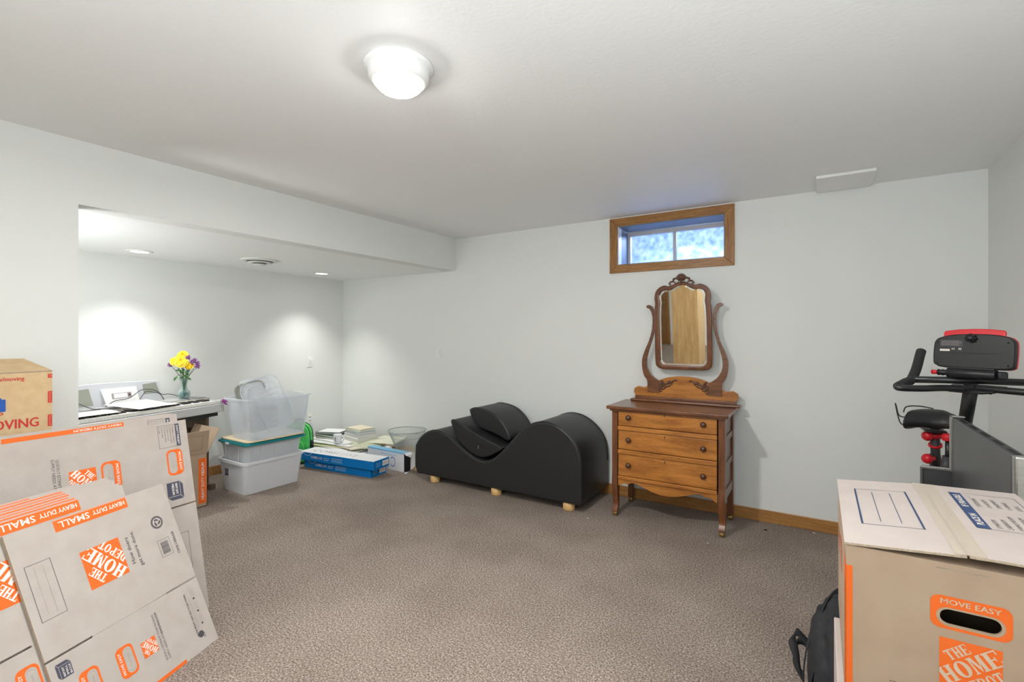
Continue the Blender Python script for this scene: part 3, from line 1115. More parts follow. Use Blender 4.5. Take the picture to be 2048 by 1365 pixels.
def board(W, L, fold, slot, t=0.011, m=M_CARD):
    """flattened carton: u from -W to 0, v from 0 to L, slots at the fold between its flaps"""
    g = G(m)
    s = .0035
    P = [(-W, 0), (0, 0), (0, fold - s), (-slot, fold - s), (-slot, fold + s), (0, fold + s), (0, L), (-W, L), (-W, fold + s), (-W + slot, fold + s), (-W + slot, fold - s), (-W, fold - s)]
    g.prism(P, m, t, Matrix.Translation((0, 0, -t)), mside=M_CARDIN)
    # scored fold line
    g.tube([(-W + slot, fold, .0002), (-slot, fold, .0002)], .0012, m, 6)
    return g


SM_O, SM_ANG, SM_TH = (-2.286, 1.156, 0), 21, 66
SM_W, SM_L, SM_F = 0.605, 0.74, 0.292


def small_print(g, mx=Matrix.Identity(4), du=0.0, dv=0.0, lower=True, shifted=False):
    k = Ink(g, mx @ Matrix.Translation((du, dv, 0)))
    k.rect(-.456, .692, -.179, .737, M_ORANGE)
    k.text('HEAVY DUTY', -.254, .715, .017, M_PRW, 180, .012, .128, 1)
    k.text('SMALL', -.386, .714, .024, M_PRW, 180, .010, .110, 1)
    k.rect(-.456, .7345, -.179, .7355, M_PRW, 1)
    if shifted:
        # this carton lies the other way round: its logo shows at the far left edge
        k.square_logo(-.430, .535, .148, 90)
        k.easy_handle(-.485, .205, .113, .066, 90)
        return
    k.square_logo(-.333, .516, .148, 90)
    k.text('How doers', -.232, .520, .0145, M_INK, 90, .01, .112)
    k.text('get more done.', -.205, .517, .0145, M_INK, 90, .01, .150)
    k.disc(-.086, .585, .028, M_INK)
    k.disc(-.086, .585, .020, M_CARD, 1)
    for a in (90, 210, 330):
        q = k.sub(-.086, .585, a)
        q.poly([(.004, -.007), (.011, -.007), (.014, .002), (.017, .001), (.012, .011), (.004, .006), (.008, .004)], M_INK, 2)
    k.disc(-.086, .585, .0255, M_INKL, 1, 20, .0245)
    k.barcode(-.086, .470, .075, .055, 90)
    k.text('1006188668', -.036, .471, .0125, M_INK, 90, .01, .100)
    k.frame(-.578, .417, -.498, .615, .0014, M_INK)
    k.rect(-.553, .433, -.552, .600, M_INKL)
    k.rect(-.526, .433, -.525, .600, M_INKL)
    if lower:
        k.carton_icon(-.560, .243, .052, 90, ['HEAVY DUTY', 'SMALL', 'BOX'])
        k.easy_handle(-.373, .146, .113, .066, 90)
        k.square_logo(-.283, .142, .060, 90)
        k.text('QUICKLY ESTIMATE YOUR PACKING', -.2365, .152, .0085, M_INK, 90, 0, .190)
        k.text('SUPPLY NEEDS AT', -.2225, .105, .0085, M_INK, 90, 0, .096)
        k.text('HDMOVING.COM', -.2225, .202, .0085, M_INK, 90, .015, .092)
        k.text('MADE FROM 100% RECYCLED PAPER.', -.083, .155, .0078, M_INK, 90, .012, .190)
        k.lines(-.068, .165, .150, .014, 3, M_INKL, 90)
        k.frame(-.056, .085, -.036, .262, .0008, M_INKL)
        for n in range(3):
            k.disc(-.046, .10 + n * .056, .0045, M_INK)
            k.lines(-.046, .128 + n * .056, .032, .012, 3, M_INKL, 90)
        k.disc(-.068, .062, .014, M_INK)
        k.text('ECO', -.055, .052, .008, M_INK, 90, .02, .02)
        k.easy_handle(-.500, .146, .113, .066, 90)
    k.rect(-.56, .0, -.165, .013, M_ORANGE)


mx, nn = lean(SM_O, SM_ANG, SM_TH)
g = board(SM_W, SM_L, SM_F, .152)
small_print(g)
o = g.build('flattened_moving_carton', fix=True)
o.matrix_world = mx
tag(o, 'front flattened small moving carton with orange logo, leaning outermost on the stack', 'cardboard box', 'flattened small cartons')
LAB = ['flattened small carton directly behind the outermost one, its orange strip half showing',
       'flattened small carton third from the front of the leaning stack', 'flattened small carton fourth from the front of the leaning stack',
       'flattened small carton fifth from the front of the leaning stack', 'flattened small carton sixth from the front of the leaning stack',
       'flattened small carton seventh from the front of the leaning stack', 'rearmost flattened small carton of the leaning stack, shifted furthest left']
rnd = random.Random(11)
for k in range(7):
    O = Vector(SM_O) + nn * (.0165 * (k + 1)) + Vector((-.0, -.0, 0))
    sh = -.150 - rnd.uniform(0, .025)
    if k == 6:
        sh = -.265
    e1 = Vector((-math.sin(math.radians(SM_ANG)), math.cos(math.radians(SM_ANG)), 0))
    O = O + e1 * sh
    m2, _ = lean(O, SM_ANG - .4 * (k % 2), SM_TH + .25 * k)
    L = .786 + .0045 * k
    g = board(SM_W, L, SM_F + L - SM_L + .02, .152)
    small_print(g, dv=L - SM_L, lower=(k == 6), shifted=(k == 0))
    o = g.build('flattened_moving_carton')
    o.matrix_world = m2
    tag(o, LAB[k], 'cardboard box', 'flattened small cartons')

MD_O, MD_ANG, MD_TH = (-2.584, 1.263, 0), 8, 78.5
MD_W, MD_L, MD_F = 0.79, 0.945, 0.527


def medium_print(g, L, sh=0.0):
    k = Ink(g, Matrix.Translation((sh, L - .945, 0)))
    k.text('QUICKLY ESTIMATE YOUR PACKING', -.533, .745, .011, M_INK, -90, 0, .230)
    k.text('SUPPLY NEEDS AT', -.549, .803, .011, M_INK, -90, 0, .122)
    k.text('HDMOVING.COM', -.549, .682, .011, M_INK, -90, .015, .108)
    k.square_logo(-.452, .752, .096, -90)
    k.easy_handle(-.348, .748, .128, .075, -90)
    k.easy_handle(-.075, .743, .126, .075, -90)
    k.frame(-.139, .820, -.037, .931, .0013, M_INK)
    k.rect(-.057, .820, -.037, .931, M_SLATE)
    k.text("DON'T FORGET!", -.047, .8755, .0085, M_PRW, -90, .02, .095, 1)
    for n, s in enumerate(('BUBBLE CUSHION', 'MOVING BLANKETS', 'STRETCH FILM', 'PACKING PAPER', 'BOX TAPE', 'TAPE')):
        u = -.069 - n * .0125
        k.frame(u - .003, .918, u + .003, .924, .0007, M_INK)
        k.text(s, u, .913 - .0025 * len(s), .0055, M_INK, -90, 0, .005 * len(s))
    k.carton_icon(-.092, .606, .085, -90, ['HEAVY DUTY', 'MEDIUM'])


mx, nn = lean(MD_O, MD_ANG, MD_TH)
for k in range(4):
    O = Vector(MD_O) + nn * (.019 * k) + Vector((0.004, -.03, 0)) * (0.35 * k + (.7 if k else 0))
    m2, _ = lean(O, MD_ANG, MD_TH + .3 * k)
    L = MD_L + (.030 + .0015 * k if k else 0)
    g = board(MD_W, L, MD_F + .006 * k, .20, .013)
    medium_print(g, L)
    q = Ink(g, Matrix.Identity(4))
    if k == 0:
        q.frame(-.20, .20, -.054, .398, .0014, M_INK)
    if k == 1:
        q.rect(-.66, L - .022, -.24, L - .003, M_ORANGE)
        q.text('HEAVY DUTY MEDIUM', -.34, L - .0125, .010, M_PRW, 180, .02, .18, 1)
    o = g.build('flattened_moving_carton')
    o.matrix_world = m2
    tag(o, ['large flattened medium carton with hand hole marks leaning behind the small ones', 'flattened medium carton second in the tall rear stack, orange strip along its top',
            'flattened medium carton third in the tall rear stack', 'rearmost flattened medium carton against the box pile'][k], 'cardboard box', 'flattened medium cartons')

# ------------------------------------------------------------------ pile of moving boxes by the left wall
BX0, BX1, BY0, BY1 = -3.195, -2.80, .273, .728
for z0, z1, lb in ((0, .40, 'bottom brown carton of the pile by the left wall, hidden behind the flat cartons'), (.40, .80, 'middle brown carton of the pile by the left wall, under the lettered box')):
    t = thing('moving_box', lb, 'cardboard box', ((BX0 + BX1) / 2, (BY0 + BY1) / 2, z0))
    G().box((0, 0, (z1 - z0) / 2), (BX1 - BX0, BY1 - BY0, z1 - z0 - .001), M_KRAFT).build('carton_body', t, .004)
    G().box((0, 0, z1 - z0 - .0005), (.05, BY1 - BY0, .0006), M_TAPE).build('packing_tape', t)
t = thing('moving_box', 'brown moving box with red MOVING lettering on top of the pile by the left wall', 'cardboard box', (BX1, BY0, .80))
H = .405
g = G(M_KRAFT)
g.b2((BX0 - BX1, 0, 0), (0, BY1 - BY0, H), M_KRAFT)
k = Ink(g, basis((0, 0, 0), (0, 1, 0), (0, 0, 1), (1, 0, 0)))
k.text('MOVING', .3265, .196, .038, M_REDP, 0, .028, .168)
k.text('UP', .288, .238, .020, M_REDP, 0, .02, .034)
k.text('www/moving', .313, .382, .0165, M_REDP, 0, .02, .108)
k.poly([(.20, .250), (.312, .250), (.312, .300), (.300, .300), (.300, .306), (.27, .306), (.27, .300), (.20, .300)], M_BLUEP)
k.text('SUPPLIES', .262, .285, .008, M_PRW, 0, .02, .06, 1)
for z0, z1 in ((.378, .395), (.271, .321), (.171, .221), (.06, .12)):
    k.rect(.440, z0, .4548, z1, M_REDP)
    k.frame(.446, z0 + .006, .4548, z1 - .006, .001, M_KRAFT, 1)
g.build('carton_body', t, .003)
L = BY1 - BY0
g = G(M_KRAFT)
fm = basis((0, 0, H), (0, 1, 0), Vector((-.72, 0, .22)).normalized())
g.prism([(0, 0), (L, 0), (L - .055, .170), (.05, .170)], M_KRAFT, .005, fm, mside=M_CARDIN)
g.build('top_flap', t)
g = G(M_KRAFT)
fm = basis((BX0 - BX1, 0, H), (0, 1, 0), Vector((.9, 0, .12)).normalized())
g.prism([(0, 0), (L, 0), (L, .18), (0, .18)], M_KRAFT, .005, fm, mside=M_CARDIN)
g.build('top_flap', t)

# open medium carton beside the piano
t = thing('open_moving_box', 'open brown moving box with raised flaps between the leaning cartons and the piano', 'cardboard box', (-4.135, 2.005, 0))
W_, D_, H_ = .40, .55, .425
g = G(M_CARDTAN)
for lo, hi in (((-.005, -D_, 0), (0, 0, H_)), ((-W_, -D_, 0), (-W_ + .005, 0, H_)), ((-W_, -.005, 0), (0, 0, H_)), ((-W_, -D_, 0), (0, -D_ + .005, H_)), ((-W_, -D_, 0), (0, 0, .005))):
    g.b2(lo, hi, M_CARDTAN)
k = Ink(g, basis((0, -D_, 0), (0, 1, 0), (0, 0, 1), (1, 0, 0)))
k.rect(D_ - .065, .03, D_ - .004, .385, M_ORANGE)
k.text('HEAVY DUTY MEDIUM', D_ - .034, .205, .020, M_PRW, 90, .02, .29, 1)
k.rect(D_ - .009, .03, D_ - .008, .385, M_PRW, 1)
g.build('carton_body', t)
def flap(o, u, v, w, h, mark=False, cut=.0):
    g = G(M_CARDTAN)
    mm = basis(o, u, Vector(v).normalized())
    g.prism([(0, 0), (w, 0), (w - cut, h), (cut, h)], M_CARDTAN, .005, mm, mside=M_CARDIN)
    if mark:
        kk = Ink(g, mm, base=.0056)
        kk.frame(w - .19, .035, w - .045, .150, .0016, M_INK)
        kk.rect(w - .165, .06, w - .164, .13, M_INKL)
    g.build('box_flap', t)
flap((0, -D_, H_), (0, 1, 0), (.03, 0, .18), D_ + .0, .185, True)
flap((0, 0, H_), (-1, 0, 0), (0, .09, .17), W_, .20)
flap((-W_, 0, H_), (0, -1, 0), (-.05, 0, .18), D_, .17)
flap((-W_, -D_, H_), (1, 0, 0), (0, -.12, .15), W_, .20)

# ------------------------------------------------------------------ digital piano on its stand
PR = Vector((-4.50, 2.33, 0))
PE = Vector((-.231, .973, 0)).normalized()
PANG = math.atan2(PE[1], PE[0])          # local x runs along the keyboard to its right end
PL, PD = 1.38, .40
t = thing('digital_piano', 'grey and silver digital piano on a brown stand in the alcove', 'piano', PR, PANG)
# local: x from -PL to 0, y from 0 (front) to PD (wall side)
g = G()
g.b2((-PL, 0.0, .680), (0, .05, .752), M_PIANOL, .008, 3)
g.b2((-PL, .05, .676), (0, PD, .752), M_PIANO)
g.b2((-PL + .004, .17, .752), (-.004, PD, .795), M_PIANO, .008, 3)
for x in (-PL + .015, -.035):
    g.b2((x - .012, .004, .75), (x + .030, .17, .784), M_PIANOL, .005, 2)
g.build('piano_body', t)
g = G()
NW = 52
kw = (PL - .11) / NW
x0 = -PL + .055
for i in range(NW):
    g.b2((x0 + i * kw + .0006, .012, .756), (x0 + (i + 1) * kw - .0006, .165, .780), M_KEYW)
g.build('white_keys', t)
g = G()
pat = (1, 1, 0, 1, 1, 1, 0)
for i in range(NW - 1):
    if pat[(i + 5) % 7]:
        xc = x0 + (i + 1) * kw
        g.b2((xc - .0065, .062, .778), (xc + .0065, .165, .793), M_KEYB, .002, 1)
g.build('black_keys', t)
G().b2((-PL + .05, .150, .752), (-.045, .171, .7935), mat('cream_felt_strip', (222, 214, 190), .8)).build('key_felt', t)
G().b2((-.36, .19, .795), (-.03, PD - .01, .803), M_PIANO).build('key_cover', t, .003)
# upright arched rear panel with recessed bays
px0, px1 = -1.22, -.33
n = 20
Pn = [(px0, 0), (px1, 0)] + [(px1 - (px1 - px0) * k / n, .150 + .045 * math.sin(PI * (0.18 + .64 * k / n)) ** .8) for k in range(n + 1)]
pm = basis((0, PD - .055, .795), (1, 0, 0), Vector((0, .035, .19)).normalized())
g = G()
g.prism(Pn, M_PIANOP, .02, pm)
g.build('rear_panel', t, .006, 3)
for a, b, c, d in ((-.47, -.36, .075, .165), (-1.0, -.86, .03, .160)):
    G().prism([(a, c), (b + .02, c), (b, d), (a, d - .008)], M_PIANOD, .0012, pm @ Matrix.Translation((0, 0, .0195))).build('panel_recess', t)
g = G()
g.b2((-PL + .02, .06, .640), (-.02, .30, .676), M_BLACKM)
g.build('under_tray', t)
for x in (-.085, -PL + .065):
    G().b2((x - .012, .10, .05), (x + .012, .36, .64), M_STAND).build('stand_side', t, .003)
    G().b2((x - .022, .03, 0), (x + .022, .385, .05), M_STAND).build('stand_foot', t, .006)
G().b2((-PL + .08, .30, .10), (-.1, .318, .20), M_STAND).build('stand_crossbar', t, .002)
G().b2((-PL + .08, .30, .42), (-.1, .318, .53), M_STAND).build('stand_crossbar', t, .002)
for x in (-.62, -.70, -.78):
    G().b2((x - .012, .10, .055), (x + .012, .17, .062), M_KEYB).build('pedal', t)

PM = Matrix.Translation(PR) @ Matrix.Rotation(PANG, 4, 'Z')


def piano_pt(x, y, z):
    return PM @ Vector((x, y, z))


def sheet(name, label, cat, pts, m, thick=.0012, lines=None, group=None):
    """a sheet or booklet given by its four corners in the world, in order; a little curl"""
    A, B, C_, D = [Vector(p) for p in pts]
    g = G()
    N = 8
    nz = (B - A).cross(D - A).normalized()
    if nz.z < 0:
        nz = -nz
    top, bot = [], []
    for i in range(N + 1):
        rt, rb = [], []
        for j in range(N + 1):
            u, v = i / N, j / N
            p = A.lerp(B, u).lerp(D.lerp(C_, u), v) + nz * (.004 * math.sin(PI * u) * math.sin(2.3 * v + 1))
            rt.append(g.bm.verts.new(p + nz * thick))
            rb.append(g.bm.verts.new(p))
        top.append(rt)
        bot.append(rb)
    k = g.mi(m)
    for i in range(N):
        for j in range(N):
            for q in ((top[i][j], top[i + 1][j], top[i + 1][j + 1], top[i][j + 1]), (bot[i][j], bot[i][j + 1], bot[i + 1][j + 1], bot[i + 1][j])):
                f = g.bm.faces.new(q)
                f.material_index = k
                f.smooth = True
    for i in range(N):
        for a, b in (((i, 0), (i + 1, 0)), ((i, N), (i + 1, N)), ((0, i), (0, i + 1)), ((N, i), (N, i + 1))):
            g.bm.faces.new((top[a[0]][a[1]], top[b[0]][b[1]], bot[b[0]][b[1]], bot[a[0]][a[1]])).material_index = k
    if lines:
        ux, vx = (B - A), (D - A)
        kk = Ink(g, basis(A + nz * (thick + .0045), ux.normalized(), vx.normalized(), nz))
        kk.lines(ux.length / 2, vx.length / 2, ux.length * .86, vx.length * .8, lines, M_INKL, 0, .0014)
    o = g.build(name, bevel=0)
    return tag(o, label, cat, group)


pp = piano_pt
sheet('paper_sheet', 'large plain white sheet spread over the left half of the piano keys', 'paper', (pp(-1.36, .02, .797), pp(-.83, .045, .793), pp(-.80, .24, .800), pp(-1.36, .29, .800)), M_PAPER, .002)
sheet('paper_sheet', 'white sheet of printed music propped askew over the middle of the keys', 'paper', (pp(-.72, .012, .798), pp(-.42, .03, .796), pp(-.50, .27, .838), pp(-.83, .245, .836)), M_PAPER, .0015, 12)
sheet('paper_sheet', 'white sheet under the printed music, its corner showing on the right', 'paper', (pp(-.60, .03, .794), pp(-.36, .06, .794), pp(-.42, .27, .800), pp(-.66, .25, .802)), M_PAPER, .0012)
a = thing('padded_mailer', 'white padded envelope with grey address label leaning on the piano rear panel', 'envelope', pp(-.62, PD - .09, .796), PANG)
g = G()
lm = basis((0, 0, 0), (1, 0, 0), Vector((0, .05, .17)).normalized())
g.prism([(-.14, 0), (.10, 0), (.095, .150), (-.165, .150)], M_PAPER, .012, lm)
kk = Ink(g, lm, base=.0126)
kk.rect(-.10, .065, .045, .110, M_INKL)
kk.rect(-.085, .070, .015, .106, M_COREW, 1)
kk.disc(.030, .088, .010, M_INK, 1)
g.build('envelope_body', a, .003)
o = G().box((0, 0, .009), (.34, .055, .018), M_PIANO, None, .004, 2).build('grey_bar')
o.matrix_world = Matrix.Translation(pp(-.86, .285, .797)) @ Matrix.Rotation(PANG - .03, 4, 'Z')
o.name = 'remote_bar'
tag(o, 'flat grey bar lying behind the sheets on the piano top', 'bar')
def cord(pts, lb):
    g = G()
    g.tube(catmull([tuple(pp(*p)) for p in pts], 8), .0032, M_CORD, 6)
    tag(g.build('loose_cable'), lb, 'cable', None)
cord([(-1.30, .24, .806), (-1.2, .27, .86), (-1.10, .28, .895), (-1.0, .27, .875), (-.90, .25, .818), (-.84, .25, .806)], 'thin grey cord arching over the left end of the piano top')
cord([(-.80, .27, .812), (-.72, .29, .85), (-.62, .28, .862), (-.52, .29, .915), (-.42, .30, .905), (-.36, .28, .862), (-.30, .28, .856), (-.24, .26, .835), (-.20, .17, .800)], 'long grey cord looping past the mailer to the vase')
cord([(-.56, .25, .845), (-.50, .27, .90), (-.44, .28, .890), (-.38, .28, .868), (-.33, .30, .812)], 'short grey cord looped beside the mailer')

# vase with flowers
VX, VY, VZ = -4.695, 2.085, .805
VZ = .796
t = thing('glass_vase', 'clear glass vase with teal beads standing on the piano', 'vase', (VX, VY, VZ))
pr = [(0, .001), (.030, .001), (.036, .010), (.046, .030), (.050, .052), (.044, .072), (.028, .092), (.022, .115), (.024, .140), (.032, .165), (.043, .184)]
pr = catmull(pr, 3)
G().lathe(pr + [(r - .0025 if r > .004 else 0, z + .002) for r, z in reversed(pr[2:])], M_GLASS, seg=32).build('vase_body', t)
g = G()
rb = random.Random(5)
for k in range(95):
    z = rb.uniform(.012, .070)
    R = .030 + .014 * math.sin(min(z / .07, 1) * PI)
    a = rb.uniform(0, 2 * PI)
    r = R * math.sqrt(rb.random()) * .92
    s = rb.uniform(.005, .0075)
    bmesh.ops.create_icosphere(g.bm, subdivisions=1, radius=s, matrix=Matrix.Translation((VX + r * math.cos(a), VY + r * math.sin(a), VZ + z)) @ Matrix.Diagonal((1, 1, .7, 1)))
g.mi(M_BEAD)
for f in g.bm.faces:
    f.smooth = True
o = g.build('glass_beads')
tag(o, 'teal glass beads filling the bottom of the vase', 'beads', kind='stuff')


def dir_px(dx, dz, dy=0.0):
    """offset to the right of the picture and up, seen from the room"""
    return Vector((dx * .846 + dy * .533, dx * .533 - dy * .846, dz))


def bloom(kind, dx, z, dy, R, label):
    base = Vector((VX, VY, VZ))
    c = base + dir_px(dx, z, dy)
    t = thing('cut_flower', label, 'flower', c, group='flowers in the vase')
    g = G()
    s0 = base + dir_px(dx * .06, .03) - c
    s1 = base + dir_px(dx * .18, .17) - c
    g.tube(catmull([tuple(s0), tuple(s1), tuple(s1.lerp(Vector((0, 0, 0)), .6) + Vector((0, 0, .01))), (0, 0, -.004)], 5), .0022, M_STEM, 6)
    g.build('flower_stem', t)
    fx = Vector((.72, -.52, .45)).normalized()
    up = Vector((0, 0, 1))
    ax = fx.cross(up).normalized()
    ay = ax.cross(fx)
    g = G()
    rr = random.Random(int((dx + 1) * 1000))
    rows = ((1.0, 10, .1), (.78, 9, .45), (.52, 7, .8), (.28, 5, 1.1)) if kind == 'yellow' else ((1.0, 9, .25), (.5, 6, .9))
    for fr_, n, lift in rows:
        for k in range(n):
            a = 2 * PI * (k + rr.random() * .5) / n
            d = ax * math.cos(a) + ay * math.sin(a)
            sd = ax * -math.sin(a) + ay * math.cos(a)
            l = R * fr_
            w = l * (.42 if kind == 'yellow' else .20)
            o_ = fx * (.006 * (1 - fr_))
            p0 = o_
            m1 = o_ + d * l * .55 + fx * l * lift * .35
            tip = o_ + d * l + fx * l * lift * .45 + fx * rr.uniform(-.004, .006)
            g.face([p0 - sd * .002, m1 - sd * w, tip - sd * w * .55, tip + sd * w * .55, m1 + sd * w, p0 + sd * .002], (M_YEL if rr.random() > .15 else M_YELD) if kind == 'yellow' else M_PUR, True)
    g.build('petals', t)


bloom('yellow', .012, .330, .05, .052, 'largest yellow bloom at the front centre of the vase')
bloom('yellow', .004, .388, .02, .042, 'topmost yellow bloom in the vase')
bloom('yellow', -.058, .335, .03, .040, 'yellow bloom at the left of the bouquet')
bloom('yellow', -.030, .360, .00, .038, 'yellow bloom half hidden at upper left of the bouquet')
bloom('yellow', .060, .300, .02, .036, 'yellow bloom at the lower right of the bouquet')
for k, (dx, z, dy, lb) in enumerate(((.105, .345, .02, 'purple flower highest on the right of the bouquet'), (.130, .318, .02, 'purple flower furthest right on the bouquet'), (.138, .292, .03, 'lowest purple flower drooping at the right of the bouquet'),
                                     (.082, .330, .01, 'purple flower just right of the yellow blooms'), (.050, .368, .02, 'small purple flower above the large yellow bloom'), (-.100, .305, .03, 'lone purple flower at the far left of the bouquet'))):
    bloom('purple', dx, z, dy, .024, lb)
g = G()
rl = random.Random(9)
for k in range(34):
    a = rl.uniform(-.075, .09)
    z = rl.uniform(.19, .31)
    c = Vector((VX, VY, VZ)) + dir_px(a * (.3 + z), z, rl.uniform(-.03, .05))
    d = dir_px(rl.uniform(-1, 1), rl.uniform(-.4, .8), rl.uniform(-.5, 1)).normalized()
    n_ = d.cross(Vector((.6, -.5, .6))).normalized()
    l = rl.uniform(.022, .040)
    g.face([c, c + d * l * .4 + n_ * l * .26, c + d * l, c + d * l * .4 - n_ * l * .26], M_LEAF)
g.tube([(VX, VY, VZ + .03), (VX - .004, VY - .01, VZ + .2), (VX - .03, VY - .03, VZ + .22), (VX - .055, VY - .035, VZ + .20)], .002, M_STEM, 5)
for s in (-1, 1):
    c = Vector((VX - .058, VY - .036, VZ + .20))
    g.face([c, c + Vector((-.014, -.01, -.006)), c + Vector((-.020 * 1, -.012, -.040 * s * .5 - .02)), c + Vector((.006, 0, -.020))], M_LEAF)
tag(g.build('leaf_foliage'), 'dark green leaves below the blooms in the vase', 'leaves', kind='stuff')

# ------------------------------------------------------------------ stacked storage bins
def bin_shell(g, m, b, tp, z0, z1, r=.05, t=.003, lip=.014, liph=.012, ribs=0):
    """b, tp = (x0, y0, x1, y1) at the bottom and at the rim; open top"""
    def loop(q, rr, z, off=0.0):
        return [(x, y, z) for x, y in rrect(q[2] - q[0] + 2 * off, q[3] - q[1] + 2 * off, max(rr + off, .004), 5, (q[0] + q[2]) / 2, (q[1] + q[3]) / 2)]
    L = [loop(b, r * .8, z0), loop(tp, r, z1 - liph), loop(tp, r, z1 - liph, lip), loop(tp, r, z1, lip), loop(tp, r, z1, -t), loop(b, r * .8, z0 + t, -t)]
    V = [[g.bm.verts.new(p) for p in l] for l in L]
    k = g.mi(m)
    for A, B in zip(V, V[1:]):
        n = len(A)
        for i in range(n):
            f = g.bm.faces.new((A[i], A[(i + 1) % n], B[(i + 1) % n], B[i]))
            f.material_index = k
            f.smooth = False
    g.bm.faces.new(list(reversed(V[0]))).material_index = k
    g.bm.faces.new(V[-1]).material_index = k


OBX, OBY = -4.29, 2.56
def off(q):
    return (q[0] - OBX, q[1] - OBY, q[2] - OBX, q[3] - OBY)


t = thing('storage_bin', 'frosted white storage bin with small dark label on the floor, lowest of the stack', 'storage bin', (OBX, OBY, 0))
g = G()
bin_shell(g, M_BINW, off((-4.455, 2.295, -4.105, 2.795)), off((-4.515, 2.275, -4.085, 2.835)), 0.002, .278, .045, .003, .012, .022)
g.build('bin_body', t)
g = G()
g.box((-4.372 - OBX, 2.281 - OBY, .168), (.062, .0015, .068), M_COREW)
g.box((-4.372 - OBX, 2.2800 - OBY, .168), (.056, .0015, .060), M_SLATE)
kk = Ink(g, basis((-4.372 - OBX, 2.2793 - OBY, .168), (1, 0, 0), (0, 0, 1), (0, -1, 0)), base=.0004)
kk.lines(0, .004, .045, .036, 4, M_INKL)
g.build('size_label', t)

t = thing('storage_bin', 'cloudy white storage bin nested in the lowest bin, under the teal lid', 'storage bin', (OBX, OBY, .14))
g = G()
bin_shell(g, M_BINM, off((-4.44, 2.315, -4.12, 2.78)), off((-4.505, 2.29, -4.09, 2.825)), 0.0, .277, .045, .003, .008, .012)
for x in (-4.40, -4.20):
    g.box((x - OBX, 2.287 - OBY, .20), (.006, .004, .12), M_BINM)
for y in (2.42, 2.55, 2.68):
    g.box((-4.086 - OBX, y - OBY, .20), (.004, .006, .12), M_BINM)
g.build('bin_body', t)
g = G()
bin_shell(g, M_BINW, (-.17, -.20, .12, .12), (-.18, -.22, .15, .16), .10, .262, .02, .003, .004, .01)
g.build('inner_tray', t)

t = thing('bin_lid', 'teal bin lid with raised rim on the cloudy white bin', 'lid', (OBX, OBY, .42))
g = G()
w, d = .470, .585
for (z0, z1, o1) in ((0, .020, 0), (.020, .026, -.012)):
    P = rrect(w + 2 * o1, d + 2 * o1, .05, 6)
    g.prism(P, M_TEAL, z1 - z0, Matrix.Translation((0, 0, z0)))
g.build('lid_plate', t, .004, 2)
g = G()
g.b2((-.075, -d / 2 - .008, -.006), (-.02, -d / 2 + .004, .010), M_BINW, .003, 1)
g.build('latch', t)
g = G()
g.prism(rrect(.445, .560, .05, 6, .012, .003), M_TANB, .014, Matrix.Translation((OBX, OBY, .4465)))
o = g.build('cream_board', bevel=.004)
tag(o, 'cream coloured rounded board lying between the teal lid and the clear tub', 'board')

t = thing('storage_bin', 'tall clear tub with purple clip and spare lids inside, top of the bin stack', 'storage bin', (OBX, OBY, .462))
g = G()
TB, TT = off((-4.385, 2.325, -4.060, 2.835)), off((-4.455, 2.295, -4.045, 2.885))
bin_shell(g, M_BINC, TB, TT, 0.0, .350, .05, .003, .016, .012)
g.build('bin_body', t)
g = G()
for zz in (.10, .16, .22, .28):
    g.box((TB[2] + .006 + zz * .03, -.03, zz), (.003, .035, .004), M_BINW)
g.build('volume_marks', t)
g = G()
g.box((TT[0] + .055, TT[1] - .020, .325), (.060, .018, .012), M_PURPLE, Matrix.Rotation(.2, 3, 'Y'), .003)
g.box((TT[0] + .050, TT[1] - .016, .305), (.064, .016, .008), M_PURPLE, Matrix.Rotation(.35, 3, 'Y'), .002)
g.build('purple_clip', t)


def lid(name, label, c, w, h, roll, m, r=.06, back=.18, yaw=None, inner=True, th=.012, rot_z=0):
    """flat lid standing on edge inside the tub, leaning back; roll = turn in its own plane"""
    t = thing(name, label, 'lid', c, 0, None)
    nrm = Vector((.85, -.50, back)).normalized()
    ux = Vector((0, 0, 1)).cross(nrm).normalized()
    uy = nrm.cross(ux)
    M = basis((0, 0, 0), ux, uy, nrm) @ Matrix.Rotation(math.radians(roll), 4, 'Z')
    g = G()
    g.prism(rrect(w, h, r, 7), m, .0025, M)
    o_, i_ = rrect(w, h, r, 7), rrect(w - .022, h - .022, r - .01, 7)
    g.ring(o_, i_, m, th, M)
    g.build('lid_plate', t)
    if inner:
        g = G()
        o_, i_ = rrect(w * .72, h * .74, r * .5, 7), rrect(w * .72 - .014, h * .74 - .014, r * .5 - .006, 7)
        g.ring(o_, i_, m, .009, M @ Matrix.Translation((0, 0, .002)))
        g.build('raised_rib', t)
    return t


lid('bin_lid', 'large clear arched lid standing tallest inside the clear tub', (-4.265, 2.575, .750), .34, .470, 20, M_LIDC, .10)
lid('bin_lid', 'smaller clear lid with square raised rib in front inside the tub', (-4.195, 2.610, .690), .235, .385, 20, M_LIDC, .035, .22)
lid('bin_lid', 'grey rimmed lid half hidden at the left back of the tub', (-4.325, 2.50, .72), .25, .44, 14, mat('dull_grey_lid', (150, 152, 142), .5), .06, .12, inner=False)
lid('bin_lid', 'squarish clear lid with straight left edge rising above the tub', (-4.30, 2.53, .734), .24, .480, 12, M_LIDC, .03, .14, inner=False)

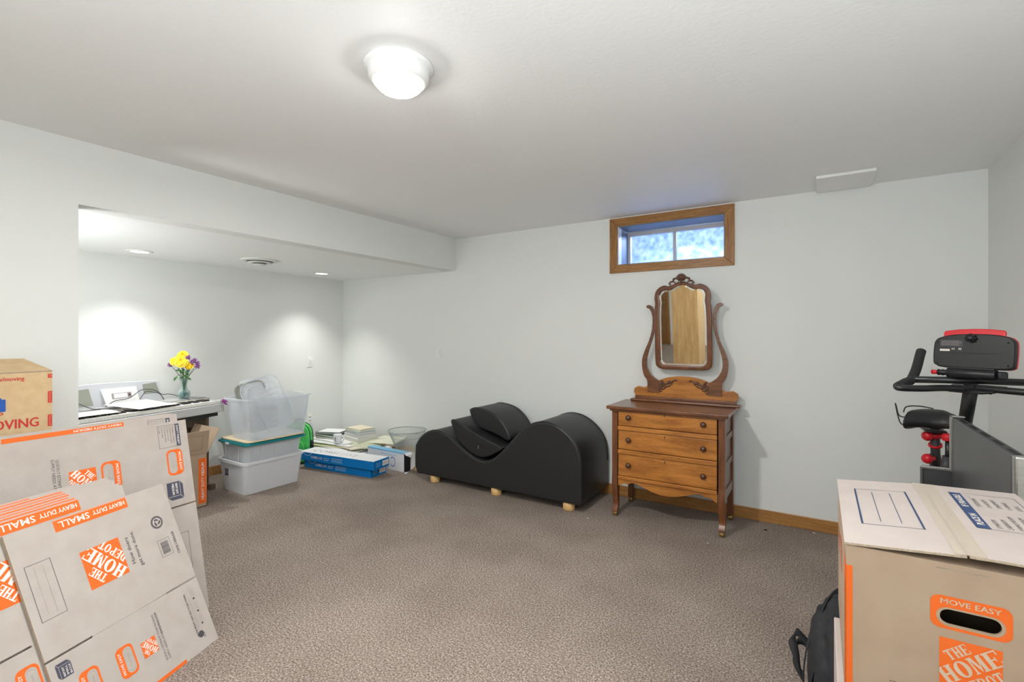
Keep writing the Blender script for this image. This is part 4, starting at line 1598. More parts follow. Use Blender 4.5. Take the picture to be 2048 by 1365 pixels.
# ------------------------------------------------------------------ green bag
t = thing('lunch_backpack', 'bright green backpack with black zips beside the clear bins', 'backpack', (-4.72, 3.22, 0), math.radians(30))
g = G()
P = [(-.13, .01), (.13, .01), (.135, .10), (.13, .28), (.115, .36), (.07, .405), (0, .42), (-.07, .405), (-.115, .36), (-.13, .28), (-.135, .10)]
P = catmull(P, 3, True)
g.prism(P, M_GREENBAG, .14, basis((0, -.07, 0), (1, 0, 0), (0, 0, 1), (0, -1, 0)) @ Matrix.Translation((0, 0, -.14)), smooth=True)
g.build('bag_body', t, .035, 4, angle=50)
g = G()
for yy in (-.035, .035):
    g.tube([(a * 1.005, yy, b * 1.004) for a, b in P[4:-4]], .005, M_BLACKP, 6)
g.build('zipper', t)
g = G()
g.tube(catmull([(-.05, 0, .415), (-.03, 0, .455), (.03, 0, .455), (.05, 0, .415)], 5), .010, M_BLACKP, 8)
g.build('top_handle', t)
g = G()
g.prism(catmull([(-.09, .03), (.09, .03), (.10, .15), (.07, .23), (0, .25), (-.07, .23), (-.10, .15)], 3, True), M_GREENBAG, .025, basis((0, -.07, 0), (1, 0, 0), (0, 0, 1), (0, -1, 0)), smooth=True)
g.build('front_pocket', t, .012, 3)
g = G()
g.tube([(.142, -.02, .24), (.144, -.02, .20), (.146, -.02, .15), (.144, -.02, .09)], [.008, .018, .010, .006], M_BLACKP, 6)
g.build('buckle_strap', t)

# ------------------------------------------------------------------ long flooring cartons
def carton(name, label, front_right, ang, L, D, H, z, side, top, end, group=None, extra=None):
    """long box: local x runs left from the right end; front face at y=0"""
    t = thing(name, label, 'carton', (front_right[0], front_right[1], z), ang, group)
    g = G()
    g.face([(-L, 0, 0), (0, 0, 0), (0, 0, H), (-L, 0, H)], side)
    g.face([(-L, D, 0), (0, D, 0), (0, D, H), (-L, D, H)], side)
    g.face([(-L, 0, H), (0, 0, H), (0, D, H), (-L, D, H)], top)
    g.face([(-L, 0, 0), (0, 0, 0), (0, D, 0), (-L, D, 0)], side)
    g.face([(0, 0, 0), (0, D, 0), (0, D, H), (0, 0, H)], end)
    g.face([(-L, 0, 0), (-L, D, 0), (-L, D, H), (-L, 0, H)], end)
    bmesh.ops.remove_doubles(g.bm, verts=g.bm.verts[:], dist=1e-5)
    if extra:
        extra(g, L, D, H)
    g.build('carton_body', t, .002, 1, fix=True)
    return t


def core_print(g, L, D, H):
    k = Ink(g, basis((-L, 0, 0), (1, 0, 0), (0, 0, 1), (0, -1, 0)))
    k.text('CORE', .205, H * .50, .024, M_PRW, 0, .04, .082)
    k.text('LUXE', .285, H * .50, .024, M_PRW, 0, -.005, .070)
    k.text('Engineered Vinyl', .375, H * .58, .0075, M_PRW, 0, .02, .070)
    k.lines(.372, H * .36, .062, .010, 1, M_PRW)
    k.text('EASY TO INSTALL WATERPROOF PLANK', .515, H * .66, .0065, M_PRW, 0, .02, .140)
    k.lines(.515, H * .38, .150, .028, 3, mat('pale_blue_print', (150, 200, 226), .6), 0, .0035)
    k.disc(.115, H + .018, .050, M_PRW, 0, 28, .046) if False else None
    n = 16
    for a in range(n):
        a0, a1 = math.radians(205 + 130 * a / n), math.radians(205 + 130 * (a + 1) / n)
        c = (.115, H + .012)
        k.poly([(c[0] + r * math.cos(q) * 1.3, min(c[1] + r * math.sin(q), H)) for r, q in ((.046, a0), (.046, a1), (.043, a1), (.043, a0))], M_PRW)
    k = Ink(g, basis((-L, 0, H), (1, 0, 0), (0, 1, 0), (0, 0, 1)))
    k.text('CORE', .26, D * .45, .075, M_SLATE, 0, -.02, .30)
    k.text('LUXE', .56, D * .45, .075, M_INKL, 0, -.025, .26)
    k = Ink(g, basis((0, 0, 0), (0, 1, 0), (0, 0, 1), (1, 0, 0)))
    k.rect(D * .55, H * .22, D * .95, H * .80, M_COREW)
    k.lines(D * .75, H * .52, D * .34, H * .36, 3, M_REDP, 0, .0028)
    k.lines(D * .28, H * .5, D * .3, H * .5, 3, mat('pale_blue_print', (150, 200, 226), .6), 0, .004)


carton('flooring_carton', 'lower of two blue and white flooring cartons stacked on the carpet', (-3.610, 3.215), math.radians(5.5), .90, .215, .083, 0, M_COREB, M_COREW, M_COREB, 'blue flooring cartons', core_print)
carton('flooring_carton', 'upper of two blue and white flooring cartons, slid a little to the right', (-3.545, 3.195), math.radians(6.5), .98, .215, .085, .084, M_COREB, M_COREW, M_COREB, 'blue flooring cartons', core_print)


def white_print(g, L, D, H):
    k = Ink(g, basis((-L, 0, 0), (1, 0, 0), (0, 0, 1), (0, -1, 0)))
    a, n = 40, 20
    c = (L - .165, H * .44)
    for q in range(n):
        a0, a1 = math.radians(-140 + 280 * q / n), math.radians(-140 + 280 * (q + 1) / n)
        k.poly([(c[0] + r * math.cos(b) * .75, c[1] + r * math.sin(b)) for r, b in ((.050, a0), (.050, a1), (.042, a1), (.042, a0))], M_BLUEP)
    k.lines(L - .22, H * .80, .24, .020, 1, mat('pale_blue_print', (150, 200, 226), .6), 0, .008)
    k.rect(.0, H - .014, L - .01, H, mat('light_blue_edge', (130, 186, 220), .6))


t = carton('flooring_carton', 'white flooring carton standing on its edge with a torn open end', (-3.475, 3.52), math.radians(-2), .545, .085, .190, 0, M_COREW, mat('light_blue_edge', (130, 186, 220), .6), M_DARK, None, white_print)  # dark end faces stand in for the shade inside the open carton
g = G()
for P in ([(0, 0, .0), (.05, -.03, .0), (.055, .01, .012), (.0, .02, .0)], [(0, .0, .19), (.045, -.02, .178), (.065, .03, .150), (.05, .06, .18), (0, .085, .19)], [(0, .085, .19), (.04, .10, .185), (.05, .10, .05), (0, .085, .0)]):
    g.face(P, M_COREW)
g.build('torn_flap', t)
t = thing('kraft_carton', 'low plain brown carton on the floor under the wire basket', 'carton', (-3.64, 3.79, 0))
G().box((0, 0, .065), (.54, .33, .13), M_KRAFT).build('carton_body', t, .003)

# wire basket
t = thing('wire_basket', 'round flared wire waste basket between the papers and the chaise', 'basket', (-3.685, 3.775, .132))
BH, R0, R1 = .225, .105, .198
def br(z):
    return R0 + (R1 - R0) * (z / BH) ** 1.15
g = G()
g.tube([(R1 * math.cos(2 * PI * k / 40), R1 * math.sin(2 * PI * k / 40), BH) for k in range(40)], .0045, M_WIRE, 6, closed=True)
g.build('rim_wire', t)
for zz in (.002, BH * .70):
    r = br(zz)
    g = G()
    g.tube([(r * math.cos(2 * PI * k / 36), r * math.sin(2 * PI * k / 36), zz) for k in range(36)], .0025, M_WIRE, 5, closed=True)
    g.build('hoop_wire', t)
g = G()
for s in (-1, 1):
    for k in range(46):
        pts = []
        for j in range(7):
            z = BH * j / 6
            a = 2 * PI * k / 46 + s * .55 * j / 6
            pts.append((br(z) * math.cos(a), br(z) * math.sin(a), z))
        g.tube(pts, .0011, M_WIRE, 3, caps=False)
for k in range(-4, 5):
    y = k * .023
    x = math.sqrt(R0 * R0 - y * y)
    g.tube([(-x, y, .002), (x, y, .002)], .0011, M_WIRE, 3, caps=False)
    g.tube([(y, -x, .002), (y, x, .002)], .0011, M_WIRE, 3, caps=False)
o = g.build('wire_mesh', t)
o['kind'] = 'stuff'

# papers, folders and books in the alcove corner
t = thing('low_carton', 'low grey carton in the alcove corner buried under papers', 'carton', (-4.47, 3.66, 0))
G().box((0, 0, .06), (.86, .44, .12), M_COREW).build('carton_body', t, .003)
rp = random.Random(21)
PAP = [('cream paper folder lowest in the corner pile, sticking out in front', M_PAPERG, (-4.50, 3.60), .78, .50, 6),
       ('wide white poster sheet in the corner pile', M_PAPER, (-4.55, 3.63), .80, .46, -4),
       ('pale yellow folder in the middle of the corner pile', mat('pale_yellow_paper', (236, 234, 190), .8), (-4.60, 3.62), .66, .44, 9),
       ('buff coloured large envelope in the corner pile', M_PAPERY, (-4.42, 3.66), .70, .42, -9),
       ('white large envelope under the mug and books', M_PAPER, (-4.58, 3.64), .74, .44, 4),
       ('topmost white sheet under the two stacks of books', M_PAPER, (-4.62, 3.67), .66, .38, -3)]
zc = .1215
for lb, m, (cx, cy), w, d, a in PAP:
    th = .011
    c_, s_ = math.cos(math.radians(a)), math.sin(math.radians(a))
    pts = []
    for (x, y) in ((-w / 2, -d / 2), (w / 2, -d / 2), (w / 2, d / 2), (-w / 2, d / 2)):
        pts.append((cx + x * c_ - y * s_, min(cy + x * s_ + y * c_, 3.97), zc + (0.01 if x > 0 and y < 0 else 0)))
    sheet('paper_folder', lb, 'paper', pts, m, th - .004, None, 'papers in the alcove corner')
    zc += th
sheet('paper_folder', 'grey green folder sliding down at the right front of the corner pile', 'folder', ((-4.20, 3.42, .150), (-3.98, 3.62, .155), (-4.00, 3.90, .215), (-4.32, 3.60, .212)), mat('grey_green_folder', (196, 200, 172), .8), .004)
sheet('paper_folder', 'dark edged portfolio leaning out behind the white torn carton', 'folder', ((-4.16, 3.64, .190), (-3.82, 3.72, .192), (-3.86, 3.96, .222), (-4.20, 3.93, .215)), M_PAPERG, .008)


def book(label, cx, cy, z, w, d, h, a, mc, group):
    t = thing('book', label, 'book', (cx, cy, z), math.radians(a), group)
    g = G()
    g.b2((-w / 2, -d / 2, 0), (w / 2, d / 2, .003), mc)
    g.b2((-w / 2, -d / 2, h - .003), (w / 2, d / 2, h), mc)
    g.b2((-w / 2, -d / 2, .003), (-w / 2 + .004, d / 2, h - .003), mc)
    g.build('cover', t, .0012, 1)
    G().b2((-w / 2 + .004, -d / 2 + .004, .003), (w / 2 - .005, d / 2 - .004, h - .003), M_PAGES).build('page_block', t)


zb = .1885
for lb, w, d, h, a, m in (('brown book at the bottom of the left book stack', .30, .23, .022, 4, M_BOOKB), ('dark green book second in the left book stack', .31, .23, .022, 2, M_BOOKG),
                          ('thin green book third in the left book stack', .27, .21, .012, 12, M_BOOKG), ('dark blue edged book with white cover on top of the left stack', .30, .23, .016, 22, M_BOOKD)):
    book(lb, -4.735, 3.66, zb, w, d, h, a, m, 'books in the left stack')
    zb += h + .0005
G()
o = G().b2((-.135, -.10, 0), (.135, .10, .0015), M_PAPER).build('paper_sheet')
o.matrix_world = Matrix.Translation((-4.735, 3.66, zb)) @ Matrix.Rotation(math.radians(22), 4, 'Z')
tag(o, 'white sheet lying on top of the left book stack', 'paper')
zb = .1885
for lb, w, d, h, a, m in (('thick white book at the bottom of the right book stack', .31, .24, .050, -12, M_PAPER), ('thick white book second in the right book stack', .30, .23, .036, -12, M_PAPER),
                          ('grey blue book in the middle of the right stack', .29, .22, .024, -14, M_BOOKBL), ('pale green book below the top of the right stack', .27, .21, .020, -8, M_BOOKL),
                          ('cream covered book on top of the right stack', .25, .19, .012, -4, M_PAPERY)):
    book(lb, -4.33, 3.71, zb, w, d, h, a, m, 'books in the right stack')
    zb += h + .0005

t = thing('mug', 'white mug with dark mark on the papers in front of the books', 'mug', (-4.42, 3.475, .190))
G().lathe(catmull([(0, .002), (.030, .002), (.035, .008), (.042, .045), (.046, .088), (.0465, .092)], 3) + [(.043, .091), (.038, .045), (.030, .010), (0, .010)], M_MUG, seg=32).build('mug_body', t)
G().tube(catmull([(.040, .012, .070), (.066, .020, .074), (.076, .022, .050), (.062, .018, .024), (.036, .010, .020)], 5), .006, M_MUG, 8).build('handle', t)
g = G()
g.tube([(.012, -.0425, .055), (.012, -.0425, .030), (.020, -.038, .026)], .0025, M_INK, 6)
g.lathe([(0, 0), (.007, 0), (.007, .002), (0, .002)], M_INK, seg=14, mx=basis((.012, -.0410, .060), (1, 0, 0), (0, 0, 1), (0, -1, 0)))
g.build('dark_mark', t)
o = G().lathe([(0, 0), (.036, 0), (.040, .010), (.040, .030), (.034, .042), (0, .048)], M_WHITE, (0, 0, 0), 20).build('white_spool')
o.location = (-3.885, 3.700, .132)
tag(o, 'small white rounded cap beside the wire basket', 'cap')

# ------------------------------------------------------------------ boxes at the right
t = thing('moving_box', 'pale carton below the taped medium carton at the right', 'cardboard box', (.036, 1.325, 0))
g = G()
g.b2((0, 0, 0), (.46, .45, .508), M_CARDTOP)
k = Ink(g, basis((0, .45, 0), (0, -1, 0), (0, 0, 1), (-1, 0, 0)))
k.rect(.37, .02, .449, .47, M_ORANGE)
g.build('carton_body', t, .003)
BXX, BYY, BZZ = .050, 1.335, .510
BW, BD, BH_ = .406, .559, .380
t = thing('moving_box', 'taped medium moving carton with orange hand hole surround, front right', 'cardboard box', (BXX, BYY, BZZ))
HC, HZ = .208, .270
g = G(M_CARDTAN)
hw, hh = .110, .046
g.b2((0, 0, 0), (HC - hw / 2, .005, BH_), M_CARDTAN)
g.b2((HC + hw / 2, 0, 0), (BW, .005, BH_), M_CARDTAN)
g.b2((HC - hw / 2, 0, 0), (HC + hw / 2, .005, HZ - hh / 2), M_CARDTAN)
g.b2((HC - hw / 2, 0, HZ + hh / 2), (HC + hw / 2, .005, BH_), M_CARDTAN)
g.ring(rrect(hw, hh, .0006, 6, HC, HZ), rrect(.094, .031, .0152, 6, HC, HZ), M_CARDTAN, .005, basis((0, .005, 0), (1, 0, 0), (0, 0, 1), (0, -1, 0)))
g.b2((0, .005, 0), (.005, BD, BH_), M_CARDTAN)
g.b2((BW - .005, .005, 0), (BW, BD, BH_), M_CARDTAN)
g.b2((.005, BD - .005, 0), (BW - .005, BD, BH_), M_CARDTAN)
g.b2((.005, .005, 0), (BW - .005, BD - .005, .005), M_CARDTAN)
k = Ink(g, basis((0, 0, 0), (1, 0, 0), (0, 0, 1), (0, -1, 0)))
o_ = rrect(.125, .068, .016, 6, HC, .2785)
i_ = rrect(.106, .039, .0195, 6, HC, HZ)
for a in range(len(o_)):
    b = (a + 1) % len(o_)
    k.poly([o_[a], o_[b], i_[b], i_[a]], M_ORANGE)
k.text('MOVE EASY', HC, .3015, .0105, mat('tan_print', (204, 180, 156), .8), 0, .03, .092, 1)
k.square_logo(HC, .178, .096, 0, mat('tan_print', (204, 180, 156), .8))
k.frame(.078, .02, .345, .104, .0012, M_INK)
k.text('PUT CONTENTS HERE', HC, .094, .007, M_INK, 0, .01, .10)
k.rect(.0, .0, .012, BH_ - .045, M_ORANGE)
k.rect(.155, BH_ - .013, .235, BH_ - .0105, M_TAPE)
k = Ink(g, basis((0, BD, 0), (0, -1, 0), (0, 0, 1), (-1, 0, 0)))
k.rect(BD - .085, .0, BD, BH_ - .045, M_ORANGE)
k.text('HEAVY DUTY MEDIUM', BD - .040, .15, .026, mat('tan_print', (204, 180, 156), .8), 90, .02, .27, 1)
k.easy_handle(.26, .25, .12, .07, 0)
k.lines(.12, .24, .16, .05, 4, M_REDP)
g.build('carton_body', t)
rise = .019
for s, xa, xb in ((0, -.003, .203), (1, .207, BW + .004)):
    g = G()
    za, zb_ = (BH_ + .001, BH_ + rise) if s == 0 else (BH_ + rise + .001, BH_ + rise + .006)
    N = 14
    outline = [(xa, -.004)] + [(xa + (xb - xa) * q / N, -.004 - .0022 * random.random()) for q in range(1, N)] + [(xb, -.004), (xb, BD + .004), (xa, BD + .004)]
    vv = Vector((xb - xa, 0, zb_ - za))
    fm = basis((xa, 0, za), vv.normalized(), (0, 1, 0))
    outline = [((a - xa) * vv.length / (xb - xa), b) for a, b in outline]
    g.prism(outline, M_CARDTOP, .005, fm, mside=M_CARDIN)  # same carton as the tan body, coloured paler for the light on top
    k = Ink(g, fm, base=.0058)
    if s == 0:
        k.frame(.040, .137, .162, .458, .0016, M_NAVY)
        k.rect(.040, .137, .044, .458, M_NAVY)
        k.rect(.158, .137, .162, .458, M_NAVY)
        k.rect(.080, .165, .0814, .430, M_NAVY)
        k.rect(.121, .165, .1224, .430, M_NAVY)
    else:
        k.frame(.050, .195, .185, .500, .0013, M_NAVY)
        k.rect(.050, .195, .076, .500, M_NAVY)
        k.text('PLACE IN', .063, .262, .013, M_PRW, 90, .03, .085, 1)
        k.text('IF FRAGILE', .063, .420, .013, M_PRW, 90, .03, .110, 1)
        for q, (w1, w2) in enumerate((('KITCHEN', 'MASTER'), ('LAUNDRY', 'BEDROOM'), ('BASEMENT', 'FAMILY ROOM'), ('GARAGE', 'LIVING ROOM'), ('ETC.', 'DINING ROOM'))):
            u = .094 + q * .019
            for v0, ww in ((.392, w1), (.222, w2)):
                k.frame(u - .004, v0 - .010, u + .004, v0 - .002, .0009, M_INK)
                k.text(ww, u, v0 + .004 + .0042 * len(ww), .0085, M_INK, 90, .0, .0084 * len(ww))
        k.rect(.088, .360, .089, .48, M_INKL)
    g.build('top_flap', t)
for ya in (0.0, BD - .16):
    G().b2((.006, ya + .003, BH_ - .006), (BW - .006, ya + .157, BH_ - .001), M_CARDTAN).build('inner_flap', t)
g = G()
g.face([(.185, -.004, BH_ + rise + .0058), (.235, -.004, BH_ + rise + .0075), (.235, BD + .004, BH_ + rise + .0075), (.185, BD + .004, BH_ + rise + .0058)], M_TAPE)
g.build('packing_tape', t)

# grey metal cabinet with raised side panels behind the carton
t = thing('metal_cabinet', 'grey metal cabinet with tall side panels and steel edging behind the front carton', 'cabinet', (.477, 2.78, 0))
def slab(name, lo, hi, m, bev=.003):
    return G().b2(lo, hi, m).build(name, t, bev)
slab('side_panel', (.0, -.775, 0), (.036, -.012, 1.008), M_STEELD)
slab('side_panel', (.245, -.775, 0), (.281, -.012, 1.008), M_STEELD)
for x in (.0, .245):
    g = G()
    g.b2((x - .006, -.018, .786), (x + .002, .004, 1.017), M_STEEL)
    g.b2((x - .006, -.018, 1.010), (x + .042, .004, 1.017), M_STEEL)
    if x == 0:
        g.b2((-.100, -.018, .778), (.002, .004, .790), M_STEEL)
    g.build('steel_edging', t, .002)
slab('low_back_panel', (-.098, -.014, 0), (.3, .0, .782), M_STEELK)
g = G()
g.b2((-.104, -.020, 0), (-.096, .004, .782), M_STEELD)
g.build('edge_trim', t, .002)
slab('front_panel', (.001, -.805, 0), (.36, -.776, 1.010), M_STEEL, .006)
g = G()
for q in range(5):
    g.box((.018, -.72 + q * .15, 1.0085), (.012, .09, .002), M_DARK)
g.box((.018, -.39, 1.0083), (.020, .72, .0012), M_STEELK)
g.build('top_slots', t)
for zz in (.93, .78, .63):
    G().lathe([(0, 0), (.004, 0), (.003, .002), (0, .003)], M_STEEL, seg=10, mx=basis((.022, -.805, zz), (1, 0, 0), (0, 0, 1), (0, -1, 0))).build('rivet', t)

# ------------------------------------------------------------------ exercise bike
BK = thing('exercise_bike', 'black folding exercise bike with red trim in the right corner', 'exercise bike', (.515, 3.04, 0), math.radians(3))
WI = BK.matrix_basis.copy()
WI = (Matrix.Translation((.515, 3.04, 0)) @ Matrix.Rotation(math.radians(3), 4, 'Z')).inverted()


def bl(x, y, z):
    return tuple(WI @ Vector((x, y, z)))


nrm = Vector((-.60, -.80, .10)).normalized()      # the console's back looks towards the room
ux = Vector((0, 0, 1)).cross(nrm).normalized()
uy = nrm.cross(ux)
CM = WI @ basis((.528, 2.720, 1.297), ux * .85, uy * .86, nrm)
g = G()
P = [(-.157, -.055), (-.145, -.075), (-.10, -.086), (.10, -.086), (.15, -.080), (.160, -.055), (.160, .03), (.150, .055), (.125, .070), (.06, .080), (-.06, .080), (-.125, .068), (-.150, .052), (-.158, .02)]
P = catmull(P, 3, True)
g.prism(P, M_BLACKP, .030, CM @ Matrix.Translation((0, 0, -.030)), smooth=True)
cb = g.build('console', BK, .006, 3, angle=50)
g = G()
P2 = [(x * 1.004 + .001, y * 1.004) for x, y in P]
g.prism(P2, M_RED, .004, CM @ Matrix.Translation((0, 0, -.033)))
g.build('red_console_rim', cb, .002)
g = G()
P3 = [(-.122, .05), (.122, .05), (.122, .090), (.116, .098), (.06, .105), (0, .107), (-.06, .105), (-.116, .098), (-.122, .090)]
g.prism(P3, M_RED, .012, CM @ Matrix.Translation((0, 0, -.020)))
g.build('red_top_plate', cb, .004, 2)
g = G()
g.lathe([(0, .022), (.014, .020), (.017, .010), (.017, 0)], M_BLACKP, seg=8, mx=CM @ Matrix.Translation((.0, .060, 0)))
for a in range(8):
    r = .017
    g.lathe([(0, .014), (.005, .014), (.005, 0)], M_BLACKP, seg=8, mx=CM @ Matrix.Translation((r * math.cos(a * PI / 4), .060 + r * math.sin(a * PI / 4), 0)))
g.build('tilt_knob', cb)
g = G()
g.face([CM @ Vector(p) for p in ((-.128, .018, .0006), (-.032, .018, .0006), (-.032, .052, .0006), (-.128, .052, .0006))], mat('spec_label', (58, 58, 62), .5))
k = Ink(g, CM, base=.0012)
k.lines(-.080, .036, .088, .026, 5, M_INKL, 0, .0016)
k.rect(-.128, -.004, -.086, .006, M_PRW)
k.lines(-.107, .001, .038, .005, 1, M_INKL, 0, .001)
k.frame(-.078, .004, -.066, .011, .0014, M_PRW)
k.frame(-.050, .003, -.038, .012, .0014, M_PRW)
k.text('UL', -.044, .007, .004, M_PRW, 0, .02, .006)
k.rect(-.10, -.0132, .10, -.0122, M_DARK)
g.build('spec_label', cb)
for sx, sy in ((-.138, .040), (.138, .040), (-.135, -.064), (.142, -.066)):
    G().lathe([(0, .0012), (.004, .0012), (.004, 0)], M_DARK, seg=10, mx=CM @ Matrix.Translation((sx, sy, 0))).build('screw', cb)
g = G()
c0 = CM @ Vector((-.088, -.112, .0))
c1 = CM @ Vector((.105, -.112, .0))
g.tube([c0, c1], .021, M_BLACKP, 20)
g.prism([(-.092, -.08), (.09, -.08), (.10, -.12), (-.10, -.12)], M_BLACKP, .012, CM @ Matrix.Translation((0, 0, -.012)))
g.build('console_hinge', BK, .003)
g = G()
g.lathe([(0, 0), (.013, 0), (.011, .010), (.014, .018), (.011, .026), (.014, .034), (.0, .036)], M_BLACKP, seg=16, mx=basis(c0, -(c1 - c0).cross(Vector((0, 0, 1))).normalized(), (0, 0, 1), (c0 - c1).normalized()))
g.lathe([(0, .058), (.010, .058), (.009, .048), (.009, .034), (0, .034)], M_RED, seg=16, mx=basis(c0, -(c1 - c0).cross(Vector((0, 0, 1))).normalized(), (0, 0, 1), (c0 - c1).normalized()))
g.build('pull_pin', BK)
g = G()
g.box(c1 + (c1 - c0).normalized() * .014, (.030, .032, .032), M_BLACKP, None, .006)
g.build('end_cap', BK)
# handlebar loop with foam grips
hp = [(0.557, 2.735, 1.143), (0.432, 2.660, 1.143), (0.357, 2.590, 1.143), (0.287, 2.545, 1.145), (0.274, 2.560, 1.149), (0.312, 2.660, 1.161), (0.337, 2.740, 1.165), (0.362, 2.800, 1.208), (0.384, 2.860, 1.273), (0.390, 2.875, 1.288)]
hp2 = [(0.545, 2.735, 1.143), (0.620, 2.660, 1.143), (0.700, 2.600, 1.143), (0.790, 2.590, 1.145), (0.808, 2.620, 1.149), (0.800, 2.720, 1.161), (0.790, 2.800, 1.165), (0.785, 2.860, 1.208), (0.780, 2.910, 1.273), (0.780, 2.925, 1.288)]
hp[0] = (.50, 2.70, 1.140)
for q in (hp, hp2):
    G().tube([bl(*p) for p in catmull(q[:6], 6)], .0135, M_BLACKM, 14).build('handlebar', BK)
    G().tube([bl(*p) for p in catmull(q[4:], 6)], .0185, M_FOAM, 14).build('foam_grip', BK)
G().tube([bl(.337, 2.735, 1.168), bl(.545, 2.775, 1.170), bl(.785, 2.80, 1.168)], .0145, M_BLACKM, 14).build('rear_handlebar', BK)
g = G()
pmx = WI @ basis((.535, 2.745, 1.132), Vector((.80, -.60, 0)), Vector((.55, .75, .25)).normalized())
g.prism([(-.085, -.02), (-.06, -.045), (.05, -.045), (.085, -.02), (.095, .05), (-.08, .05)], M_BLACKM, .010, pmx)
for sx in (-.06, -.02, .03, .07):
    g.lathe([(0, -.004), (.005, -.004), (.005, 0)], M_DARK, seg=8, mx=pmx @ Matrix.Translation((sx, -.02, 0)))
g.build('clamp_plate', BK, .004)
def seg(name, a, b, r, m=M_BLACKM, n=16):
    G().tube([bl(*a), bl(*b)], r, m, n).build(name, BK)
seg('front_post', (.535, 2.75, 1.15), (.545, 2.98, .86), .0245)
seg('front_post', (.545, 2.98, .86), (.56, 3.44, .06), .030)
seg('rear_tube', (.55, 2.92, .10), (.53, 3.50, .70), .028)
seg('floor_bar', (.32, 3.50, .035), (.79, 3.50, .035), .028)
seg('floor_bar', (.34, 2.92, .035), (.78, 2.92, .035), .028)
seg('rear_strut', (.56, 3.46, .05), (.56, 3.50, .035), .03)
seg('rear_strut', (.55, 2.90, .12), (.55, 2.92, .035), .03)
for x in (.31, .79):
    for y in (2.92, 3.50):
        G().tube([bl(x - .02, y, .036), bl(x + .02, y, .036)], .033, M_BLACKP, 16).build('foot_cap', BK)
G().lathe([(0, -.06), (.12, -.06), (.15, -.03), (.15, .03), (.12, .06), (0, .06)], M_BLACKP, seg=32, mx=Matrix.Translation(bl(.55, 3.22, .38)) @ Matrix.Rotation(PI / 2, 4, 'Y')).build('flywheel_housing', BK)
for s in (-1, 1):
    seg('crank_arm', (.55 + s * .065, 3.22, .38), (.55 + s * .075, 3.22 + s * .12, .36), .010)
    g = G()
    g.box(bl(.55 + s * .13, 3.22 + s * .12, .36), (.09, .08, .025), M_BLACKP, None, .005)
    g.build('pedal', BK)
# saddle, post and adjusters
g = G()
rings = []
SP = [(.398, 3.352, .898, .006), (.402, 3.356, .902, .040), (.412, 3.364, .906, .070), (.432, 3.380, .910, .098), (.462, 3.398, .914, .112), (.500, 3.405, .916, .110), (.535, 3.39, .917, .086), (.565, 3.36, .916, .056), (.590, 3.325, .914, .040), (.608, 3.298, .909, .028), (.614, 3.288, .905, .008)]
dirs = Vector((.82, -.57, 0)).normalized()
sdv = Vector((.57, .82, 0))
for x, y, z, hw_ in catmull([tuple(q) for q in SP], 4):
    c = Vector((x, y, z))
    ring_ = []
    for a in range(16):
        an = 2 * PI * a / 16
        cx_, sz_ = math.cos(an), math.sin(an)
        hz = (.046 if sz_ > 0 else .052) * min(1, hw_ / .07) ** .6
        drop = -.022 * abs(cx_) ** 2
        ring_.append(g.bm.verts.new(bl(*(c + sdv * cx_ * hw_ + Vector((0, 0, sz_ * hz + drop + .004))))))
    rings.append(ring_)
ki = g.mi(M_BLACKL)
for A, B in zip(rings, rings[1:]):
    for a in range(16):
        f = g.bm.faces.new((A[a], A[(a + 1) % 16], B[(a + 1) % 16], B[a]))
        f.material_index = ki
        f.smooth = True
g.bm.faces.new(rings[0])
g.bm.faces.new(list(reversed(rings[-1])))
g.build('saddle', BK)
for zz in (0,):
    G().tube([bl(*p) for p in catmull([(.43, 3.50, .90), (.385, 3.545, .90), (.370, 3.55, .955), (.366, 3.54, .965), (.374, 3.50, .90), (.385, 3.46, .865), (.42, 3.47, .862)], 6)], .0035, M_BLACKM, 6).build('wire_hook', BK)
    G().tube([bl(*p) for p in catmull([(.40, 3.52, .925), (.415, 3.535, .955), (.47, 3.54, .962), (.53, 3.52, .955)], 6)], .0035, M_BLACKM, 6).build('wire_hook', BK)
g = G()
g.box(bl(.515, 3.42, .852), (.09, .13, .012), M_BLACKM, None, .004)
g.build('saddle_bracket', BK)
seg('seat_post', (.520, 3.42, .86), (.53, 3.455, .62), .021, M_STEELK)
G().tube([bl(.520, 3.42, .838), bl(.5215, 3.425, .815)], .032, M_RED, 16).build('red_collar', BK)
G().tube([bl(.5235, 3.432, .775), bl(.5245, 3.436, .765)], .030, M_RED, 16).build('red_ring', BK)
for zk in (.822, .700):
    G().lathe([(0, .038), (.020, .034), (.027, .020), (.024, .006), (.012, 0), (.012, -.02)], M_RED, seg=20, mx=basis(bl(.500, 3.405, zk), (0, 0, 1), Vector((.5, -.86, 0)), Vector((-.86, -.5, 0)))).build('adjuster_knob', BK)
G().lathe([(.026, 0), (.030, .008), (.027, .016), (.030, .024), (.022, .034), (0, .036)], M_RED, seg=20, mx=Matrix.Translation(bl(.556, 3.30, .822))).build('adjuster_knob', BK)
seg('resistance_stem', (.556, 3.30, .82), (.556, 3.31, .70), .014, M_BLACKM)
G().tube([bl(.552, 3.31, .74), bl(.552, 3.32, .62)], [.020, .032], M_STEELK, 14).build('stem_cover', BK)

